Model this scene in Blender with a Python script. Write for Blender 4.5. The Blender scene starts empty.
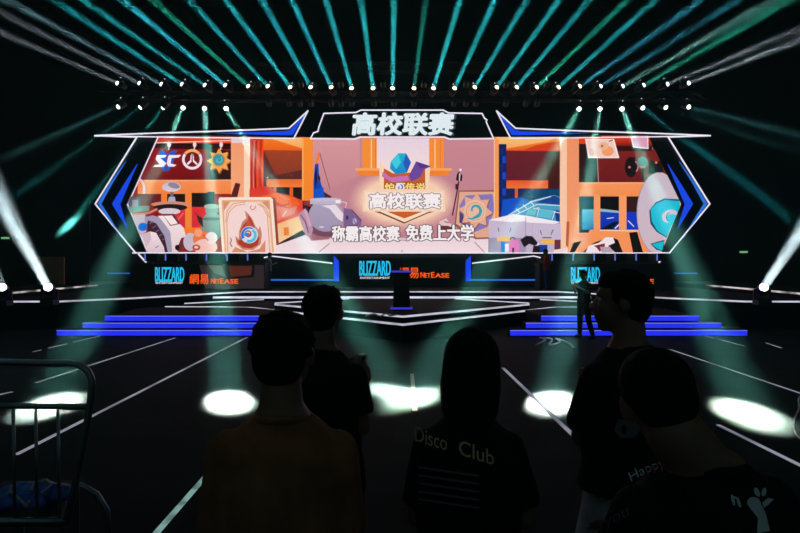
import bpy, bmesh, math, random
from mathutils import Vector, Matrix, Euler
from mathutils.bvhtree import BVHTree
random.seed(7)
F = 578.0
CX, CY, EYE = 402.0, 266.5, 1.8
PI = math.pi
sc = bpy.context.scene
col = sc.collection

def P(px, py, Y):
    return Vector(((px-CX)/F*Y, Y, EYE-(py-CY)/F*Y))
def G(px, py, z=0.0):            # point of a level plane of height z
    return P(px, py, (EYE-z)*F/(py-CY))
def lin(c):
    return tuple((x/255/12.92) if x/255 <= .04045 else ((x/255+.055)/1.055)**2.4 for x in c)

# ------------------------------------------------------------ materials
MATS = {}
def mat(name, rgb, rough=.6, metal=0, noise=0.0, scale=8, bump=0.0, spec=.5):
    if name in MATS: return MATS[name]
    m = bpy.data.materials.new(name); m.use_nodes = True
    nt = m.node_tree; b = nt.nodes['Principled BSDF']
    c = lin(rgb)
    b.inputs['Roughness'].default_value = rough
    b.inputs['Metallic'].default_value = metal
    b.inputs['Specular IOR Level'].default_value = spec
    tc = nt.nodes.new('ShaderNodeTexCoord')
    n = nt.nodes.new('ShaderNodeTexNoise'); n.inputs['Scale'].default_value = scale
    n.inputs['Detail'].default_value = 4
    nt.links.new(tc.outputs['Object'], n.inputs['Vector'])
    r = nt.nodes.new('ShaderNodeValToRGB')
    k = noise if noise else .06
    r.color_ramp.elements[0].position = .3; r.color_ramp.elements[1].position = .7
    r.color_ramp.elements[0].color = (*[x*(1-k) for x in c], 1)
    r.color_ramp.elements[1].color = (*[min(1, x*(1+k)) for x in c], 1)
    nt.links.new(n.outputs['Fac'], r.inputs['Fac'])
    nt.links.new(r.outputs['Color'], b.inputs['Base Color'])
    if bump:
        bp = nt.nodes.new('ShaderNodeBump'); bp.inputs['Strength'].default_value = bump
        bp.inputs['Distance'].default_value = .02
        nt.links.new(n.outputs['Fac'], bp.inputs['Height'])
        nt.links.new(bp.outputs['Normal'], b.inputs['Normal'])
    MATS[name] = m
    return m
def emit(name, rgb, strength=1.0, patchy=0.0, scale=1.5):
    if name in MATS: return MATS[name]
    m = bpy.data.materials.new(name); m.use_nodes = True
    nt = m.node_tree; nt.nodes.clear()
    o = nt.nodes.new('ShaderNodeOutputMaterial'); e = nt.nodes.new('ShaderNodeEmission')
    e.inputs['Color'].default_value = (*lin(rgb), 1); e.inputs['Strength'].default_value = strength
    if patchy:                     # uneven glow along diode strips and floor tapes
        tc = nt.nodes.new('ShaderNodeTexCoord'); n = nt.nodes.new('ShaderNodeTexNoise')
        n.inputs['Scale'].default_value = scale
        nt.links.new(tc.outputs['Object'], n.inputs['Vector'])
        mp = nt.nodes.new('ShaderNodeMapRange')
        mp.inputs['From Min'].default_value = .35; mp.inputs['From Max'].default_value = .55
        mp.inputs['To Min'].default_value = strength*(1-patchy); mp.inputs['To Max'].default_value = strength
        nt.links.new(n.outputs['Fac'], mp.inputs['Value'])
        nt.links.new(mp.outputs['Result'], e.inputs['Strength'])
    nt.links.new(e.outputs[0], o.inputs['Surface'])
    MATS[name] = m
    return m
def picture_mat():
    m = bpy.data.materials.new('led_picture'); m.use_nodes = True
    nt = m.node_tree; nt.nodes.clear()
    o = nt.nodes.new('ShaderNodeOutputMaterial'); e = nt.nodes.new('ShaderNodeEmission')
    a = nt.nodes.new('ShaderNodeAttribute'); a.attribute_name = 'col'
    nt.links.new(a.outputs['Color'], e.inputs['Color']); e.inputs['Strength'].default_value = .95
    nt.links.new(e.outputs[0], o.inputs['Surface'])
    return m

# ------------------------------------------------------------ builders
def tag(o, label=None, cat=None, group=None, kind=None):
    if label: o['label'] = label
    if cat: o['category'] = cat
    if group: o['group'] = group
    if kind: o['kind'] = kind
    return o
def thing(name, label, cat, loc=(0,0,0), group=None, rz=0):
    o = bpy.data.objects.new(name, None); col.objects.link(o)
    o.empty_display_size = .1
    o.location = loc; o.rotation_euler = (0,0,rz)
    return tag(o, label, cat, group)
def root_of(o):
    while o.parent: o = o.parent
    return o
class MB:
    def __init__(s): s.v = []; s.f = []; s.m = []
    def add(s, vs, fs, mi=0):
        n = len(s.v); s.v += [Vector(v) for v in vs]
        for f in fs: s.f.append([i+n for i in f]); s.m.append(mi)
        return s
    def box(s, c, d, mi=0, R=None):
        x, y, z = [k/2 for k in d]; c = Vector(c)
        vs = [Vector((a*x, b*y, e*z)) for a in (-1,1) for b in (-1,1) for e in (-1,1)]
        if R: vs = [R @ v for v in vs]
        return s.add([v+c for v in vs], [(0,1,3,2),(4,6,7,5),(0,4,5,1),(2,3,7,6),(0,2,6,4),(1,5,7,3)], mi)
    def b2(s, a, b, mi=0):
        a = Vector(a); b = Vector(b)
        return s.box((a+b)/2, [abs(k) for k in (b-a)], mi)
    def cone(s, a, b, ra, rb, n=12, mi=0):
        a = Vector(a); b = Vector(b); d = (b-a)
        if d.length < 1e-6: return s
        q = d.to_track_quat('Z','Y'); vs = []
        for p, r in ((a,ra),(b,rb)):
            for i in range(n):
                t = 2*PI*i/n; vs.append(p + q @ Vector((r*math.cos(t), r*math.sin(t), 0)))
        fs = [(i,(i+1)%n,n+(i+1)%n,n+i) for i in range(n)] + [tuple(range(n))[::-1], tuple(range(n,2*n))]
        return s.add(vs, fs, mi)
    def tube(s, pts, r, n=8, mi=0):
        pts = [Vector(p) for p in pts]; rs = r if isinstance(r,(list,tuple)) else [r]*len(pts)
        vs = []; fs = []
        for i, p in enumerate(pts):
            d = (pts[min(i+1,len(pts)-1)]-pts[max(i-1,0)]).normalized()
            if i == 0: u = d.orthogonal().normalized()
            else: u = (u - d*u.dot(d)).normalized()
            w = d.cross(u)
            for k in range(n):
                t = 2*PI*k/n; vs.append(p + (u*math.cos(t)+w*math.sin(t))*rs[i])
        for i in range(len(pts)-1):
            for k in range(n):
                fs.append((i*n+k, i*n+(k+1)%n, (i+1)*n+(k+1)%n, (i+1)*n+k))
        fs.append(tuple(range(n))[::-1]); fs.append(tuple(range((len(pts)-1)*n, len(pts)*n)))
        return s.add(vs, fs, mi)
    def ell(s, c, r, n=14, m=9, mi=0, R=None):
        c = Vector(c); r = (r,r,r) if not hasattr(r,'__len__') else r
        vs = [Vector((0,0,r[2]))]
        for j in range(1, m):
            ph = PI*j/m
            for i in range(n):
                t = 2*PI*i/n
                vs.append(Vector((r[0]*math.sin(ph)*math.cos(t), r[1]*math.sin(ph)*math.sin(t), r[2]*math.cos(ph))))
        vs.append(Vector((0,0,-r[2]))); L = len(vs)-1; fs = []
        for i in range(n):
            fs.append((0, 1+i, 1+(i+1)%n)); fs.append((L, L-n+(i+1)%n, L-n+i))
            for j in range(m-2):
                a = 1+j*n; fs.append((a+i, a+n+i, a+n+(i+1)%n, a+(i+1)%n))
        if R: vs = [R @ v for v in vs]
        return s.add([v+c for v in vs], fs, mi)
    def rings(s, rg, n=24, p=2.4, mi=0):      # rg: (cx, cy, cz, rx, ry)
        vs = []; fs = []
        for (x,y,z,rx,ry) in rg:
            for k in range(n):
                t = 2*PI*k/n; a = math.cos(t); b = math.sin(t)
                vs.append(Vector((x+rx*math.copysign(abs(a)**(2/p),a), y+ry*math.copysign(abs(b)**(2/p),b), z)))
        for i in range(len(rg)-1):
            for k in range(n): fs.append((i*n+k, i*n+(k+1)%n, (i+1)*n+(k+1)%n, (i+1)*n+k))
        fs.append(tuple(range(n))[::-1]); fs.append(tuple(range((len(rg)-1)*n, len(rg)*n)))
        return s.add(vs, fs, mi)
    def limb(s, pts, rs, n=12):
        pts = [Vector(p) for p in pts]
        for i in range(len(pts)-1): s.cone(pts[i], pts[i+1], rs[i], rs[i+1], n)
        for p, r in zip(pts, rs): s.ell(p, r*.995, 12, 8)
        return s
    def lathe(s, prof, M=None, n=20, mi=0):   # prof: (r, z)
        vs = []; fs = []
        for r, z in prof:
            for k in range(n):
                t = 2*PI*k/n; vs.append(Vector((r*math.cos(t), r*math.sin(t), z)))
        for i in range(len(prof)-1):
            for k in range(n): fs.append((i*n+k, i*n+(k+1)%n, (i+1)*n+(k+1)%n, (i+1)*n+k))
        fs.append(tuple(range(n))[::-1]); fs.append(tuple(range((len(prof)-1)*n, len(prof)*n)))
        if M: vs = [M @ v for v in vs]
        return s.add(vs, fs, mi)
    def prism(s, pts, y0, y1, mi=0):          # pts in (x, z); thickness along y
        n = len(pts)
        vs = [(x,y0,z) for x,z in pts] + [(x,y1,z) for x,z in pts]
        fs = [tuple(range(n)), tuple(range(n,2*n))[::-1]] + [(i,(i+1)%n,n+(i+1)%n,n+i) for i in range(n)]
        return s.add(vs, fs, mi)
    def slab(s, pts, z0, z1, mi=0):           # pts in (x, y); thickness along z
        n = len(pts)
        vs = [(x,y,z0) for x,y in pts] + [(x,y,z1) for x,y in pts]
        fs = [tuple(range(n)), tuple(range(n,2*n))[::-1]] + [(i,(i+1)%n,n+(i+1)%n,n+i) for i in range(n)]
        return s.add(vs, fs, mi)
    def mesh(s, name):
        me = bpy.data.meshes.new(name)
        me.from_pydata([tuple(v) for v in s.v], [], s.f); me.update()
        return me
def fixn(me):
    bm = bmesh.new(); bm.from_mesh(me); bmesh.ops.recalc_face_normals(bm, faces=bm.faces); bm.to_mesh(me); bm.free()
def obj(name, mb, m, parent=None, local=False, smooth=False, bevel=0, at=None):
    me = mb.mesh(name) if isinstance(mb, MB) else mb
    if isinstance(mb, MB):
        me.polygons.foreach_set('material_index', mb.m)
        fixn(me)
    if parent is not None and not local:
        me.transform(root_of(parent).matrix_basis.inverted())
    elif at is not None and not local:
        me.transform(Matrix.Translation(-Vector(at)))
    for q in (m if isinstance(m, list) else [m]): me.materials.append(q)
    if smooth: me.polygons.foreach_set('use_smooth', [True]*len(me.polygons))
    o = bpy.data.objects.new(name, me); col.objects.link(o)
    if parent is not None: o.parent = parent
    elif at is not None: o.location = at
    if bevel:
        b = o.modifiers.new('bevel','BEVEL'); b.width = bevel; b.segments = 2; b.limit_method = 'ANGLE'
    return o
def struct(name, mb, m, **k):
    o = obj(name, mb, m, **k); o['kind'] = 'structure'; return o
def evaluated(o):
    dg = bpy.context.evaluated_depsgraph_get(); dg.update()
    return bpy.data.meshes.new_from_object(o.evaluated_get(dg), preserve_all_data_layers=False, depsgraph=dg)
def voxel(mb, size, it=6, name='m', fac=.5):
    me = mb.mesh('tmp'); fixn(me); o = bpy.data.objects.new('tmp', me); col.objects.link(o)
    r = o.modifiers.new('r','REMESH'); r.mode = 'VOXEL'; r.voxel_size = size
    if it:
        sm = o.modifiers.new('s','SMOOTH'); sm.factor = fac; sm.iterations = it
    out = evaluated(o); out.name = name; out.materials.clear()
    bpy.data.objects.remove(o); bpy.data.meshes.remove(me)
    return out
def text_geo(body, offset=.02):
    c = bpy.data.curves.new('t','FONT'); c.body = body; c.size = 1; c.offset = offset; c.resolution_u = 3
    o = bpy.data.objects.new('t', c); col.objects.link(o)
    me = evaluated(o)
    vs = [v.co.copy() for v in me.vertices]; fs = [tuple(p.vertices) for p in me.polygons]
    bpy.data.objects.remove(o); bpy.data.curves.remove(c); bpy.data.meshes.remove(me)
    return vs, fs
def text_px(body, x0, y0, x1, y1, offset=.02, shear=0, rise=0, pad=0):
    """text fitted to a rectangle given in picture units: returns [(x,y)], faces"""
    vs, fs = text_geo(body, 0)
    ax = min(v.x for v in vs); bx = max(v.x for v in vs); ay = min(v.y for v in vs); by = max(v.y for v in vs)
    n = max(1, len(body.replace(' ', ''))); adv = min((x1-x0)/n, (y1-y0)*1.1)*offset*.9
    cp = [(0,0)] if offset < .015 else [(adv*math.cos(k*PI/4), adv*math.sin(k*PI/4)*.8) for k in range(8)]+[(0,0)]
    out = []; of = []
    for dx, dy in cp:
        q = len(out)
        for v in vs:
            u = (v.x-ax)/(bx-ax); w = (v.y-ay)/(by-ay)
            out.append((x0+(x1-x0)*u + shear*w*(y1-y0) + dx, y1-(y1-y0)*w - rise*u + dy))
        of += [tuple(i+q for i in f) for f in fs]
    return out, of

# ------------------------------------------------------------ palette
black = mat('black_paint', (14,15,17), .6)
panelblack = mat('panel_black', (6,9,11), .5)
deckm = mat('stage_carpet', (11,12,21), .9, spec=.12, noise=.2, scale=3)
darkmetal = mat('dark_metal', (40,42,46), .45, .6)
white_led = emit('white_led', (235,240,255), 1.0)
strip_led = emit('strip_led', (215,222,240), .85, .4, 1.2)
blue_led = emit('blue_led', (25,75,235), 1.0)
azure_led = emit('azure_led', (45,120,235), .9)
stair_led = emit('stair_led', (38,50,245), 1.0)
cyan_led = emit('cyan_led', (40,195,240), 1.0)
orange_led = emit('orange_led', (255,95,25), 1.0)
cream_led = emit('cream_led', (240,240,240), .9)
headline_led = emit('headline_led', (225,245,250), 1.0)

# ------------------------------------------------------------ hall shell
floor_m = bpy.data.materials.new('hall_floor'); floor_m.use_nodes = True
nt = floor_m.node_tree; b = nt.nodes['Principled BSDF']
tc = nt.nodes.new('ShaderNodeTexCoord'); n1 = nt.nodes.new('ShaderNodeTexNoise'); n1.inputs['Scale'].default_value = .9; n1.inputs['Detail'].default_value = 6
mp = nt.nodes.new('ShaderNodeMapping'); mp.inputs['Scale'].default_value = (.35, 2.2, 1)
nt.links.new(tc.outputs['Object'], mp.inputs['Vector']); nt.links.new(mp.outputs[0], n1.inputs['Vector'])
rp = nt.nodes.new('ShaderNodeValToRGB')
rp.color_ramp.elements[0].position = .35; rp.color_ramp.elements[0].color = (.0042,.015,.0175,1)
rp.color_ramp.elements[1].position = .7; rp.color_ramp.elements[1].color = (.008,.024,.027,1)
nt.links.new(n1.outputs['Fac'], rp.inputs['Fac']); nt.links.new(rp.outputs[0], b.inputs['Base Color'])
b.inputs['Roughness'].default_value = .75; b.inputs['Specular IOR Level'].default_value = .05
bp = nt.nodes.new('ShaderNodeBump'); bp.inputs['Strength'].default_value = .25; bp.inputs['Distance'].default_value = .03
nt.links.new(n1.outputs['Fac'], bp.inputs['Height']); nt.links.new(bp.outputs[0], b.inputs['Normal'])
wallm = mat('black_wall', (20,22,24), .9, noise=.2, scale=.6)
struct('floor', MB().b2((-24,-4,-.2),(24,32,0)), floor_m)
struct('ceiling', MB().b2((-24,-4,16),(24,32,16.2)), wallm)
struct('wall_back', MB().b2((-24,31.6,0),(24,32,16)), wallm)
struct('wall_left', MB().b2((-24,-4,0),(-23.7,31.6,16)), wallm)
struct('wall_right', MB().b2((23.7,-4,0),(24,31.6,16)), wallm)

# haze that fills the hall
hz = bpy.data.materials.new('haze'); hz.use_nodes = True
nt = hz.node_tree; nt.nodes.clear()
o_ = nt.nodes.new('ShaderNodeOutputMaterial'); v_ = nt.nodes.new('ShaderNodeVolumeScatter')
v_.inputs['Color'].default_value = (.32,.95,.92,1); v_.inputs['Density'].default_value = .0040
nt.links.new(v_.outputs[0], o_.inputs['Volume'])
h = obj('haze', MB().b2((-23.6,-3.5,.02),(23.6,31.5,15.9)), hz)
tag(h, 'thin stage haze filling the hall and showing the light beams', 'haze', kind='stuff')

# ------------------------------------------------------------ stage decks
def strip(parent, pts, w=.05, m=None, name='light_strip'):
    """a thin light strip running along pts (world)"""
    mb = MB(); pts = [Vector(p) for p in pts]
    for a, b in zip(pts, pts[1:]):
        d = (b-a).normalized(); s = d.cross(Vector((0,0,1))).normalized()*.012
        u = Vector((0,0,w/2))
        vs = [a-s-u, a+s-u, a+s+u, a-s+u, b-s-u, b+s-u, b+s+u, b-s+u]
        mb.add(vs, [(0,1,2,3),(4,5,6,7),(0,1,5,4),(1,2,6,5),(2,3,7,6),(3,0,4,7)])
    return obj(name, mb, m or strip_led, parent)
def XY(v): return (v.x, v.y)
def mir(pts): return [(-x, y) for x, y in reversed(pts)]
stage = thing('stage', 'wide low black stage in several tiers outlined by white light lines', 'stage', (0,21,0))
def deck(label, xy, z0, z1, m=deckm):
    t = obj('tier', MB().slab(xy, z0, z1), m, stage); t['label'] = label
    return t
zL, zM, zU, zW = .45, .60, .80, 1.0
right = [XY(G(px,py,zL)) for px,py in ((403,323.6),(480,315.2),(551,307.0),(600,306.4),(667,305.8))]
low = [(-x,y) for x,y in reversed(right[1:])] + right
t = deck('lowest black stage tier with pointed front edge outlined by a white light line', low+[(8.6,22.9),(-8.6,22.9)], 0, zL)
strip(t, [(x,y-.02,zL-.025) for x,y in low], .05)
for sg in (-1,1):
    e = P(540,299.5,21.6); q = right[-1]; strip(t, [(sg*q[0],q[1],zL), (sg*e.x,e.y,e.z)], .04)
tipR = XY(G(529,303.7,zM)); backR = XY(G(455,299.2,zM)); tipL = (-tipR[0],tipR[1]); backL = (-backR[0],backR[1])
apex = XY(G(403,315.6,zM))
mid = [tipL, apex, tipR]
yB = G(402,298.3,zM).y
t = deck('middle black stage tier, arrow shaped, carrying the lectern', [tipL, apex, tipR, (backR[0],yB+.3), (backL[0],yB+.3)], zL, zM)
strip(t, [(x,y-.02,zM-.025) for x,y in mid], .05)
strip(t, [(tipR[0],tipR[1],zM+.01), (backR[0],backR[1],zM+.01)], .05)
strip(t, [(tipL[0],tipL[1],zM+.01), (backL[0],backL[1],zM+.01)], .05)
# upper deck with side wings
yA = G(402,291.3,zU).y
upR = [(0,yA),(G(560,291.5,zU).x, yA), XY(G(670,297.6,zU)), XY(G(745,300.8,zU)), XY(G(830,301,zU))]
up = [(-x,y) for x,y in reversed(upR[1:])] + upR
t = deck('upper black stage deck running along the foot of the screen with white edge line', up+[(14,31.4),(-14,31.4)], 0, zU)
strip(t, [(x,y-.02,zU-.02) for x,y in up], .05)
strip(t, [(-8.5,yB-.1,zL+.19),(8.5,yB-.1,zL+.19)], .08, emit('wide_strip',(215,222,245),1.0,.5,.8))
# wing tiers for the floor lights
for s, lab in ((-1,'left'),(1,'right')):
    a = XY(G(706,284.7,zW)); b2_ = XY(G(800,293,zW)); c = XY(G(850,297,zW))
    pts = [(s*abs(a[0]),a[1]), (s*abs(b2_[0]),b2_[1]), (s*abs(c[0]),c[1])]
    xy = pts + [(s*19,31), (s*abs(a[0]),31)]
    t = deck('raised black side wing of the stage on the %s with a broken white light line' % lab, xy if s>0 else xy[::-1], 0.0, zW)
    strip(t, [(x,y-.03,zW-.02) for x,y in pts], .06, emit('broken_strip',(225,220,220),.9,.9,.9))

# stairs with blue lit risers
for s in (-1,1): obj('landing', MB().slab([(s*3.81,16.56),(s*8.13,16.56),(s*8.6,19.2),(s*5.2,19.2),(s*3.81,17.9)][::s], 0, zL-.001), deckm, stage)
for s, lab in ((-1,'left'),(1,'right')):
    cx = s*6.1
    t = thing('stage_stair', 'three step stage stair with glowing blue risers on the %s of the lectern' % lab, 'stairs', (cx,15.7,0))
    dat = [(14.97,0,.15,2.8,8.93),(15.4,.15,.30,3.30,8.50),(15.83,.30,.45,3.81,8.13)]
    for k,(Y,z0,z1,xa,xb) in enumerate(dat):
        st = obj('step', MB().b2((s*xa,Y,0),(s*xb,Y+(.42 if k<2 else .72),z1)), deckm, t)
        obj('riser_light', MB().b2((s*xa,Y-.02,z0+.015),(s*xb,Y-.002,z1-.002)), stair_led, st)
        obj('riser_trim', MB().b2((s*xa,Y-.028,z1-.015),(s*xb,Y-.004,z1+.001)), emit('riser_trim',(120,135,255),1.0), st)

# ------------------------------------------------------------ main LED screen
YS = 28.0
def S(px, py, Y=YS): 
    v = P(px,py,Y); return (v.x, v.z)
def outline(pts, w, Y, closed=True):
    """flat light line following pts (picture units) as a thin raised bead"""
    mb = MB(); q = [Vector(S(*p, Y)) for p in pts]; n = len(q)
    k = n if closed else n-1
    for i in range(k):
        a = q[i]; b = q[(i+1)%n]; d = (b-a).normalized(); p = Vector((-d.y,d.x))*w/2; e = d*w*.4
        mb.prism([tuple(a-e-p),tuple(b+e-p),tuple(b+e+p),tuple(a-e+p)], Y-.04, Y)
    return mb
HEX = [(158.5,137),(313,139.5),(402,140),(493,139.5),(646,137),(678.5,204.5),(659,252.6),(148,252.6),(128,205)]
art_v = []; art_f = []; art_c = []
CLIP = [(158.5,136.9),(646,136.9),(678.5,204.5),(659,252.6),(148,252.6),(128,205)]
def clip(poly):
    out = poly
    n = len(CLIP)
    for i in range(n):
        a = CLIP[i]; b = CLIP[(i+1)%n]; inp = out; out = []
        side = lambda p: (b[0]-a[0])*(p[1]-a[1])-(b[1]-a[1])*(p[0]-a[0])
        for j in range(len(inp)):
            p = inp[j]; q = inp[(j+1)%len(inp)]; sp, sq = side(p), side(q)
            if sp >= 0: out.append(p)
            if (sp >= 0) != (sq >= 0):
                t = sp/(sp-sq); out.append((p[0]+(q[0]-p[0])*t, p[1]+(q[1]-p[1])*t))
        if not out: return []
    return out
LAY = [0]
def A(c, pts, c2=None, ax='y', doclip=True):
    """one flat coloured patch of the picture on the screen; c2 = colour at the far end"""
    if doclip: pts = clip(list(pts))
    if len(pts) < 3: return
    LAY[0] += 1; y = YS-.04-LAY[0]*.0004
    n = len(art_v)
    k = 0 if ax == 'x' else 1
    lo = min(p[k] for p in pts); hi = max(p[k] for p in pts)
    c = lin(c); c2 = lin(c2) if c2 else c
    for p in pts:
        x, z = S(p[0], p[1]); art_v.append((x, y, z))
    art_f.append(list(range(n, n+len(pts))))
    for p in pts:
        t = (p[k]-lo)/(hi-lo) if hi > lo else 0
        art_c.append(tuple(c[i]+(c2[i]-c[i])*t for i in range(3)))
def R_(c, x0, y0, x1, y1, c2=None, ax='y'): A(c, [(x0,y0),(x1,y0),(x1,y1),(x0,y1)], c2, ax)
def E_(c, cx, cy, rx, ry=None, a0=0, a1=360, n=22, c2=None, rot=0):
    ry = ry or rx; r = math.radians(rot)
    pts = []
    for i in range(n+(0 if a1-a0 >= 360 else 1)):
        t = math.radians(a0+(a1-a0)*i/n); x = rx*math.cos(t); y = ry*math.sin(t)
        pts.append((cx+x*math.cos(r)-y*math.sin(r), cy+x*math.sin(r)+y*math.cos(r)))
    A(c, pts, c2)
def L_(c, pts, w=1.0, w1=None):
    for i in range(len(pts)-1):
        (x0,y0),(x1,y1) = pts[i],pts[i+1]; d = math.hypot(x1-x0,y1-y0) or 1
        m = len(pts)-1; wa = w if w1 is None else w+(w1-w)*i/m; wb = w if w1 is None else w+(w1-w)*(i+1)/m
        nx, ny = -(y1-y0)/d/2, (x1-x0)/d/2
        A(c, [(x0+nx*wa,y0+ny*wa),(x1+nx*wb,y1+ny*wb),(x1-nx*wb,y1-ny*wb),(x0-nx*wa,y0-ny*wa)])
def ARC(c, cx, cy, r, a0, a1, w=1.0, w1=None, ry=None, n=16, r1=None):
    pts = []
    for i in range(n+1):
        t = math.radians(a0+(a1-a0)*i/n); rr = r+((r1-r)*i/n if r1 is not None else 0)
        k = (ry or r)/r; pts.append((cx+rr*math.cos(t), cy+rr*k*math.sin(t)))
    L_(c, pts, w, w1)
def T_(c, body, x0, y0, x1, y1, offset=.02, shear=0, rise=0):
    pts, fs = text_px(body, x0, y0, x1, y1, offset, shear, rise)
    LAY[0] += 1; y = YS-.04-LAY[0]*.0004; cc = lin(c)
    n = len(art_v)
    for p in pts:
        x, z = S(*p); art_v.append((x, y, z))
    for f in fs:
        art_f.append([i+n for i in f]); art_c.extend([cc]*len(f))

# --- left bunk
R_((150,24,22), 126,136, 305,254)
R_((215,60,25), 150,136, 235,143.5, (235,80,30), 'x'); R_((40,12,12), 150,143.5, 232,149.5, (60,14,14))
A((150,22,22), [(150,148),(232,151),(232,181),(140,181)], (115,18,24))
A((48,22,22), [(208,149),(232,151),(232,181),(210,181)])
L_((250,215,215), [(157,143),(236,140.6)], .9)
R_((255,150,88), 138,180, 233,194, (250,140,70)); L_((255,190,140), [(145,181),(232,180.2)], 1)
R_((105,24,40), 138,194, 163,205); R_((36,22,24), 167,194, 186,204); R_((30,20,20), 192,193, 212,210)
R_((252,135,55), 161.5,193, 167.5,207); R_((228,52,55), 168,207, 212,229, (215,45,60))
L_((245,130,125), [(176,222),(184,213)], 1); L_((190,30,45), [(195,212),(203,222)], 1.4)
R_((252,140,60), 185.5,193, 192,232); A((252,130,48), [(184,228),(208,227),(218,240),(186,244)])
# emblems hung on the wall
S8 = lambda x,y: (125+x/8.89, 130+y/8.89)
for x in (169.5, 195, 221.5): E_((250,225,225), x, 144.8, 1.8, 2.6); L_((250,225,225), [(x,142),(x-.4,150)], 1.2)
A((36,92,205), [S8(*p) for p in ((300,198),(340,180),(372,205),(372,372),(345,366),(318,330),(308,240))])
A((36,92,205), [S8(*p) for p in ((386,215),(420,183),(478,188),(442,215),(447,240),(430,300),(402,350),(380,372))])
A((250,245,255), [S8(*p) for p in ((285,225),(375,225),(358,246),(315,250),(372,298),(345,330),(250,330),(268,312),(312,308),(276,262))])
A((250,245,255), [S8(*p) for p in ((395,225),(503,223),(482,246),(418,252),(410,300),(462,312),(440,328),(388,326),(374,300),(385,245))])
E_((250,240,250), 192.6,159.6, 10.2); E_((120,22,28), 192.6,159.6, 7.6)
ARC((250,185,105), 192.6,159.6, 8.9, -140, -40, 2.7)
for a in (-142,-38): ARC((120,22,28), 192.6,159.6, 8.9, a-2, a+2, 2.8, n=2)
for s in (-1,1):
    A((250,240,250), [(192.6+s*.5,153.5),(192.6+s*1.6,156.5),(192.6+s*1.8,160.3),(192.6+s*5.6,163.8),(192.6+s*4.4,165.3),(192.6+s*.6,161.8)])
st = []
for i in range(16):
    r = 12.6 if i % 2 == 0 else 7.8; t = math.radians(i*22.5-90); st.append((219.5+r*math.cos(t), 161+r*1.0*math.sin(t)))
A((190,105,50), [(x+.9,y+1) for x,y in st]); A((247,180,92), st); E_((225,140,60), 219,160.3, 6.6); E_((52,160,172), 219,160, 5.6)
ARC((130,215,215), 219,160.3, 4, -60, 250, .9, r1=1)
# scanner dish, saucer, hatch and small robots
E_((195,190,208), 172,187, 9.5, 5, c2=(230,220,225)); E_((150,140,165), 174.5,185.8, 6, 2.8, rot=15)
A((185,180,205), [(169.5,197),(175.5,197),(176.5,204),(168,204)]); R_((120,110,140), 171,192, 174,197)
E_((215,150,120), 171,204.5, 19.5, 3); E_((40,25,30), 171,207.6, 17, 3.4); E_((225,215,225), 170,211.5, 11, 3.2)
ARC((225,215,230), 130,190, 15, -55, 15, 2.2); A((90,90,110), [(128,196),(141,198),(142,208),(130,210)]); R_((160,165,180), 133,200, 139,207)
A((120,160,150), [(128,207),(150,206),(150,211),(131,213)]); L_((210,150,130), [(133,215),(150,213),(158,209)], 2.2)
A((205,195,205), [(132,216),(146,214),(147,232),(139,236)])
A((66,36,52), [(146,218),(158,219),(166,230),(171,252.5),(158,252.5),(150,235)])
A((168,162,190), [(145.4,217),(153.5,215.5),(162,218),(171,232),(173,252.5),(168.5,252.5),(165,236),(157,223.5),(149,220.5),(146,229)])
for k in range(5):
    L_((130,110,130), [(150+k*3.2,224+k*4),(154+k*3,221.5+k*4.2)], .9)
A((252,240,240), [(158.4,216),(172,215.6),(184.4,228),(187,238),(184,249),(178,252.5),(173,252.5),(171,232),(162,219.7)], (235,215,220))
A((120,50,60), [(163,214),(175,214),(181,224),(171,226)]); A((253,245,245), [(164.5,216),(172.5,215.6),(178.5,223.5),(171.5,225)])
A((120,45,58), [(182,238),(186,237),(187,246),(180,252.5),(177,250)]); E_((40,18,22), 178,247.5, 2.4, 2.8)
A((250,238,242), [(142,234.6),(151,231.5),(157,233),(164.6,247),(165.5,252.5),(147.5,252.5)], (225,205,215)); L_((130,80,90), [(156,248),(159.5,246)], .7)
A((215,195,205), [(142,235),(151,231.6),(152,240),(147,247)])
E_((22,120,228), 143.5,227, 4.6, 4.2)
# kettle and heap
E_((205,198,212), 191,242, 7, 9); E_((150,172,158), 212.5,227, 11, 15, c2=(110,135,125)); R_((140,160,148), 206,205, 219,213); E_((175,190,178), 212.5,206.5, 8, 2.4)
R_((30,26,28), 208,192, 215,204); E_((95,115,108), 212.5,219, 10.5, 1.6); A((60,40,45), [(197,215),(203,218),(204,228),(199,222)])
E_((240,125,70), 203,239, 9.5, 8); E_((250,205,195), 206,247, 12, 8); E_((250,170,130), 199,233, 4, 4); E_((245,225,225), 212,238, 6, 6)
E_((195,70,50), 197,247.5, 4, 3); E_((250,220,210), 197,247.3, 2, 1.3); L_((230,90,50), [(203,234),(209,241)], 1.3)
# posts and curtain
R_((250,165,118), 231.5,139, 245,253, (255,190,140)); R_((255,228,198), 244.5,139, 250.5,253); R_((238,220,228), 232,138.6, 252,143.3); R_((245,225,230), 243,138.6, 252,145)
A((95,30,30), [(236,183),(241,184),(238,197),(231,206),(229,203)])
R_((225,58,24), 250.5,139, 264.5,205); 
for x,w,c in ((252.5,1,(150,60,55)),(254.3,.8,(220,150,150)),(256.2,1.2,(130,25,20)),(258.6,1,(240,95,60)),(261,1.4,(195,38,18)),(263.2,1,(250,80,40))):
    L_(c, [(x+.6,141),(x-.6,172),(x+.2,204)], w)
R_((115,45,35), 264,139, 303,190, (80,38,45)); A((165,70,38), [(264,150),(303,150),(303,170),(276,176)], (140,58,40))
A((252,135,34), [(264,138),(303,138),(303,151),(264,150.6)], (240,100,28)); A((255,205,135), [(268,138),(303,138),(303,149)], (255,175,85))
rr = random.Random(3)
for k in range(26): E_((200,120,90), 268+rr.random()*34, 152+rr.random()*26, .35, n=5)
E_((230,225,245), 268,178, .9, n=6); E_((235,225,245), 268.8,183.5, .9, n=6)
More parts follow.
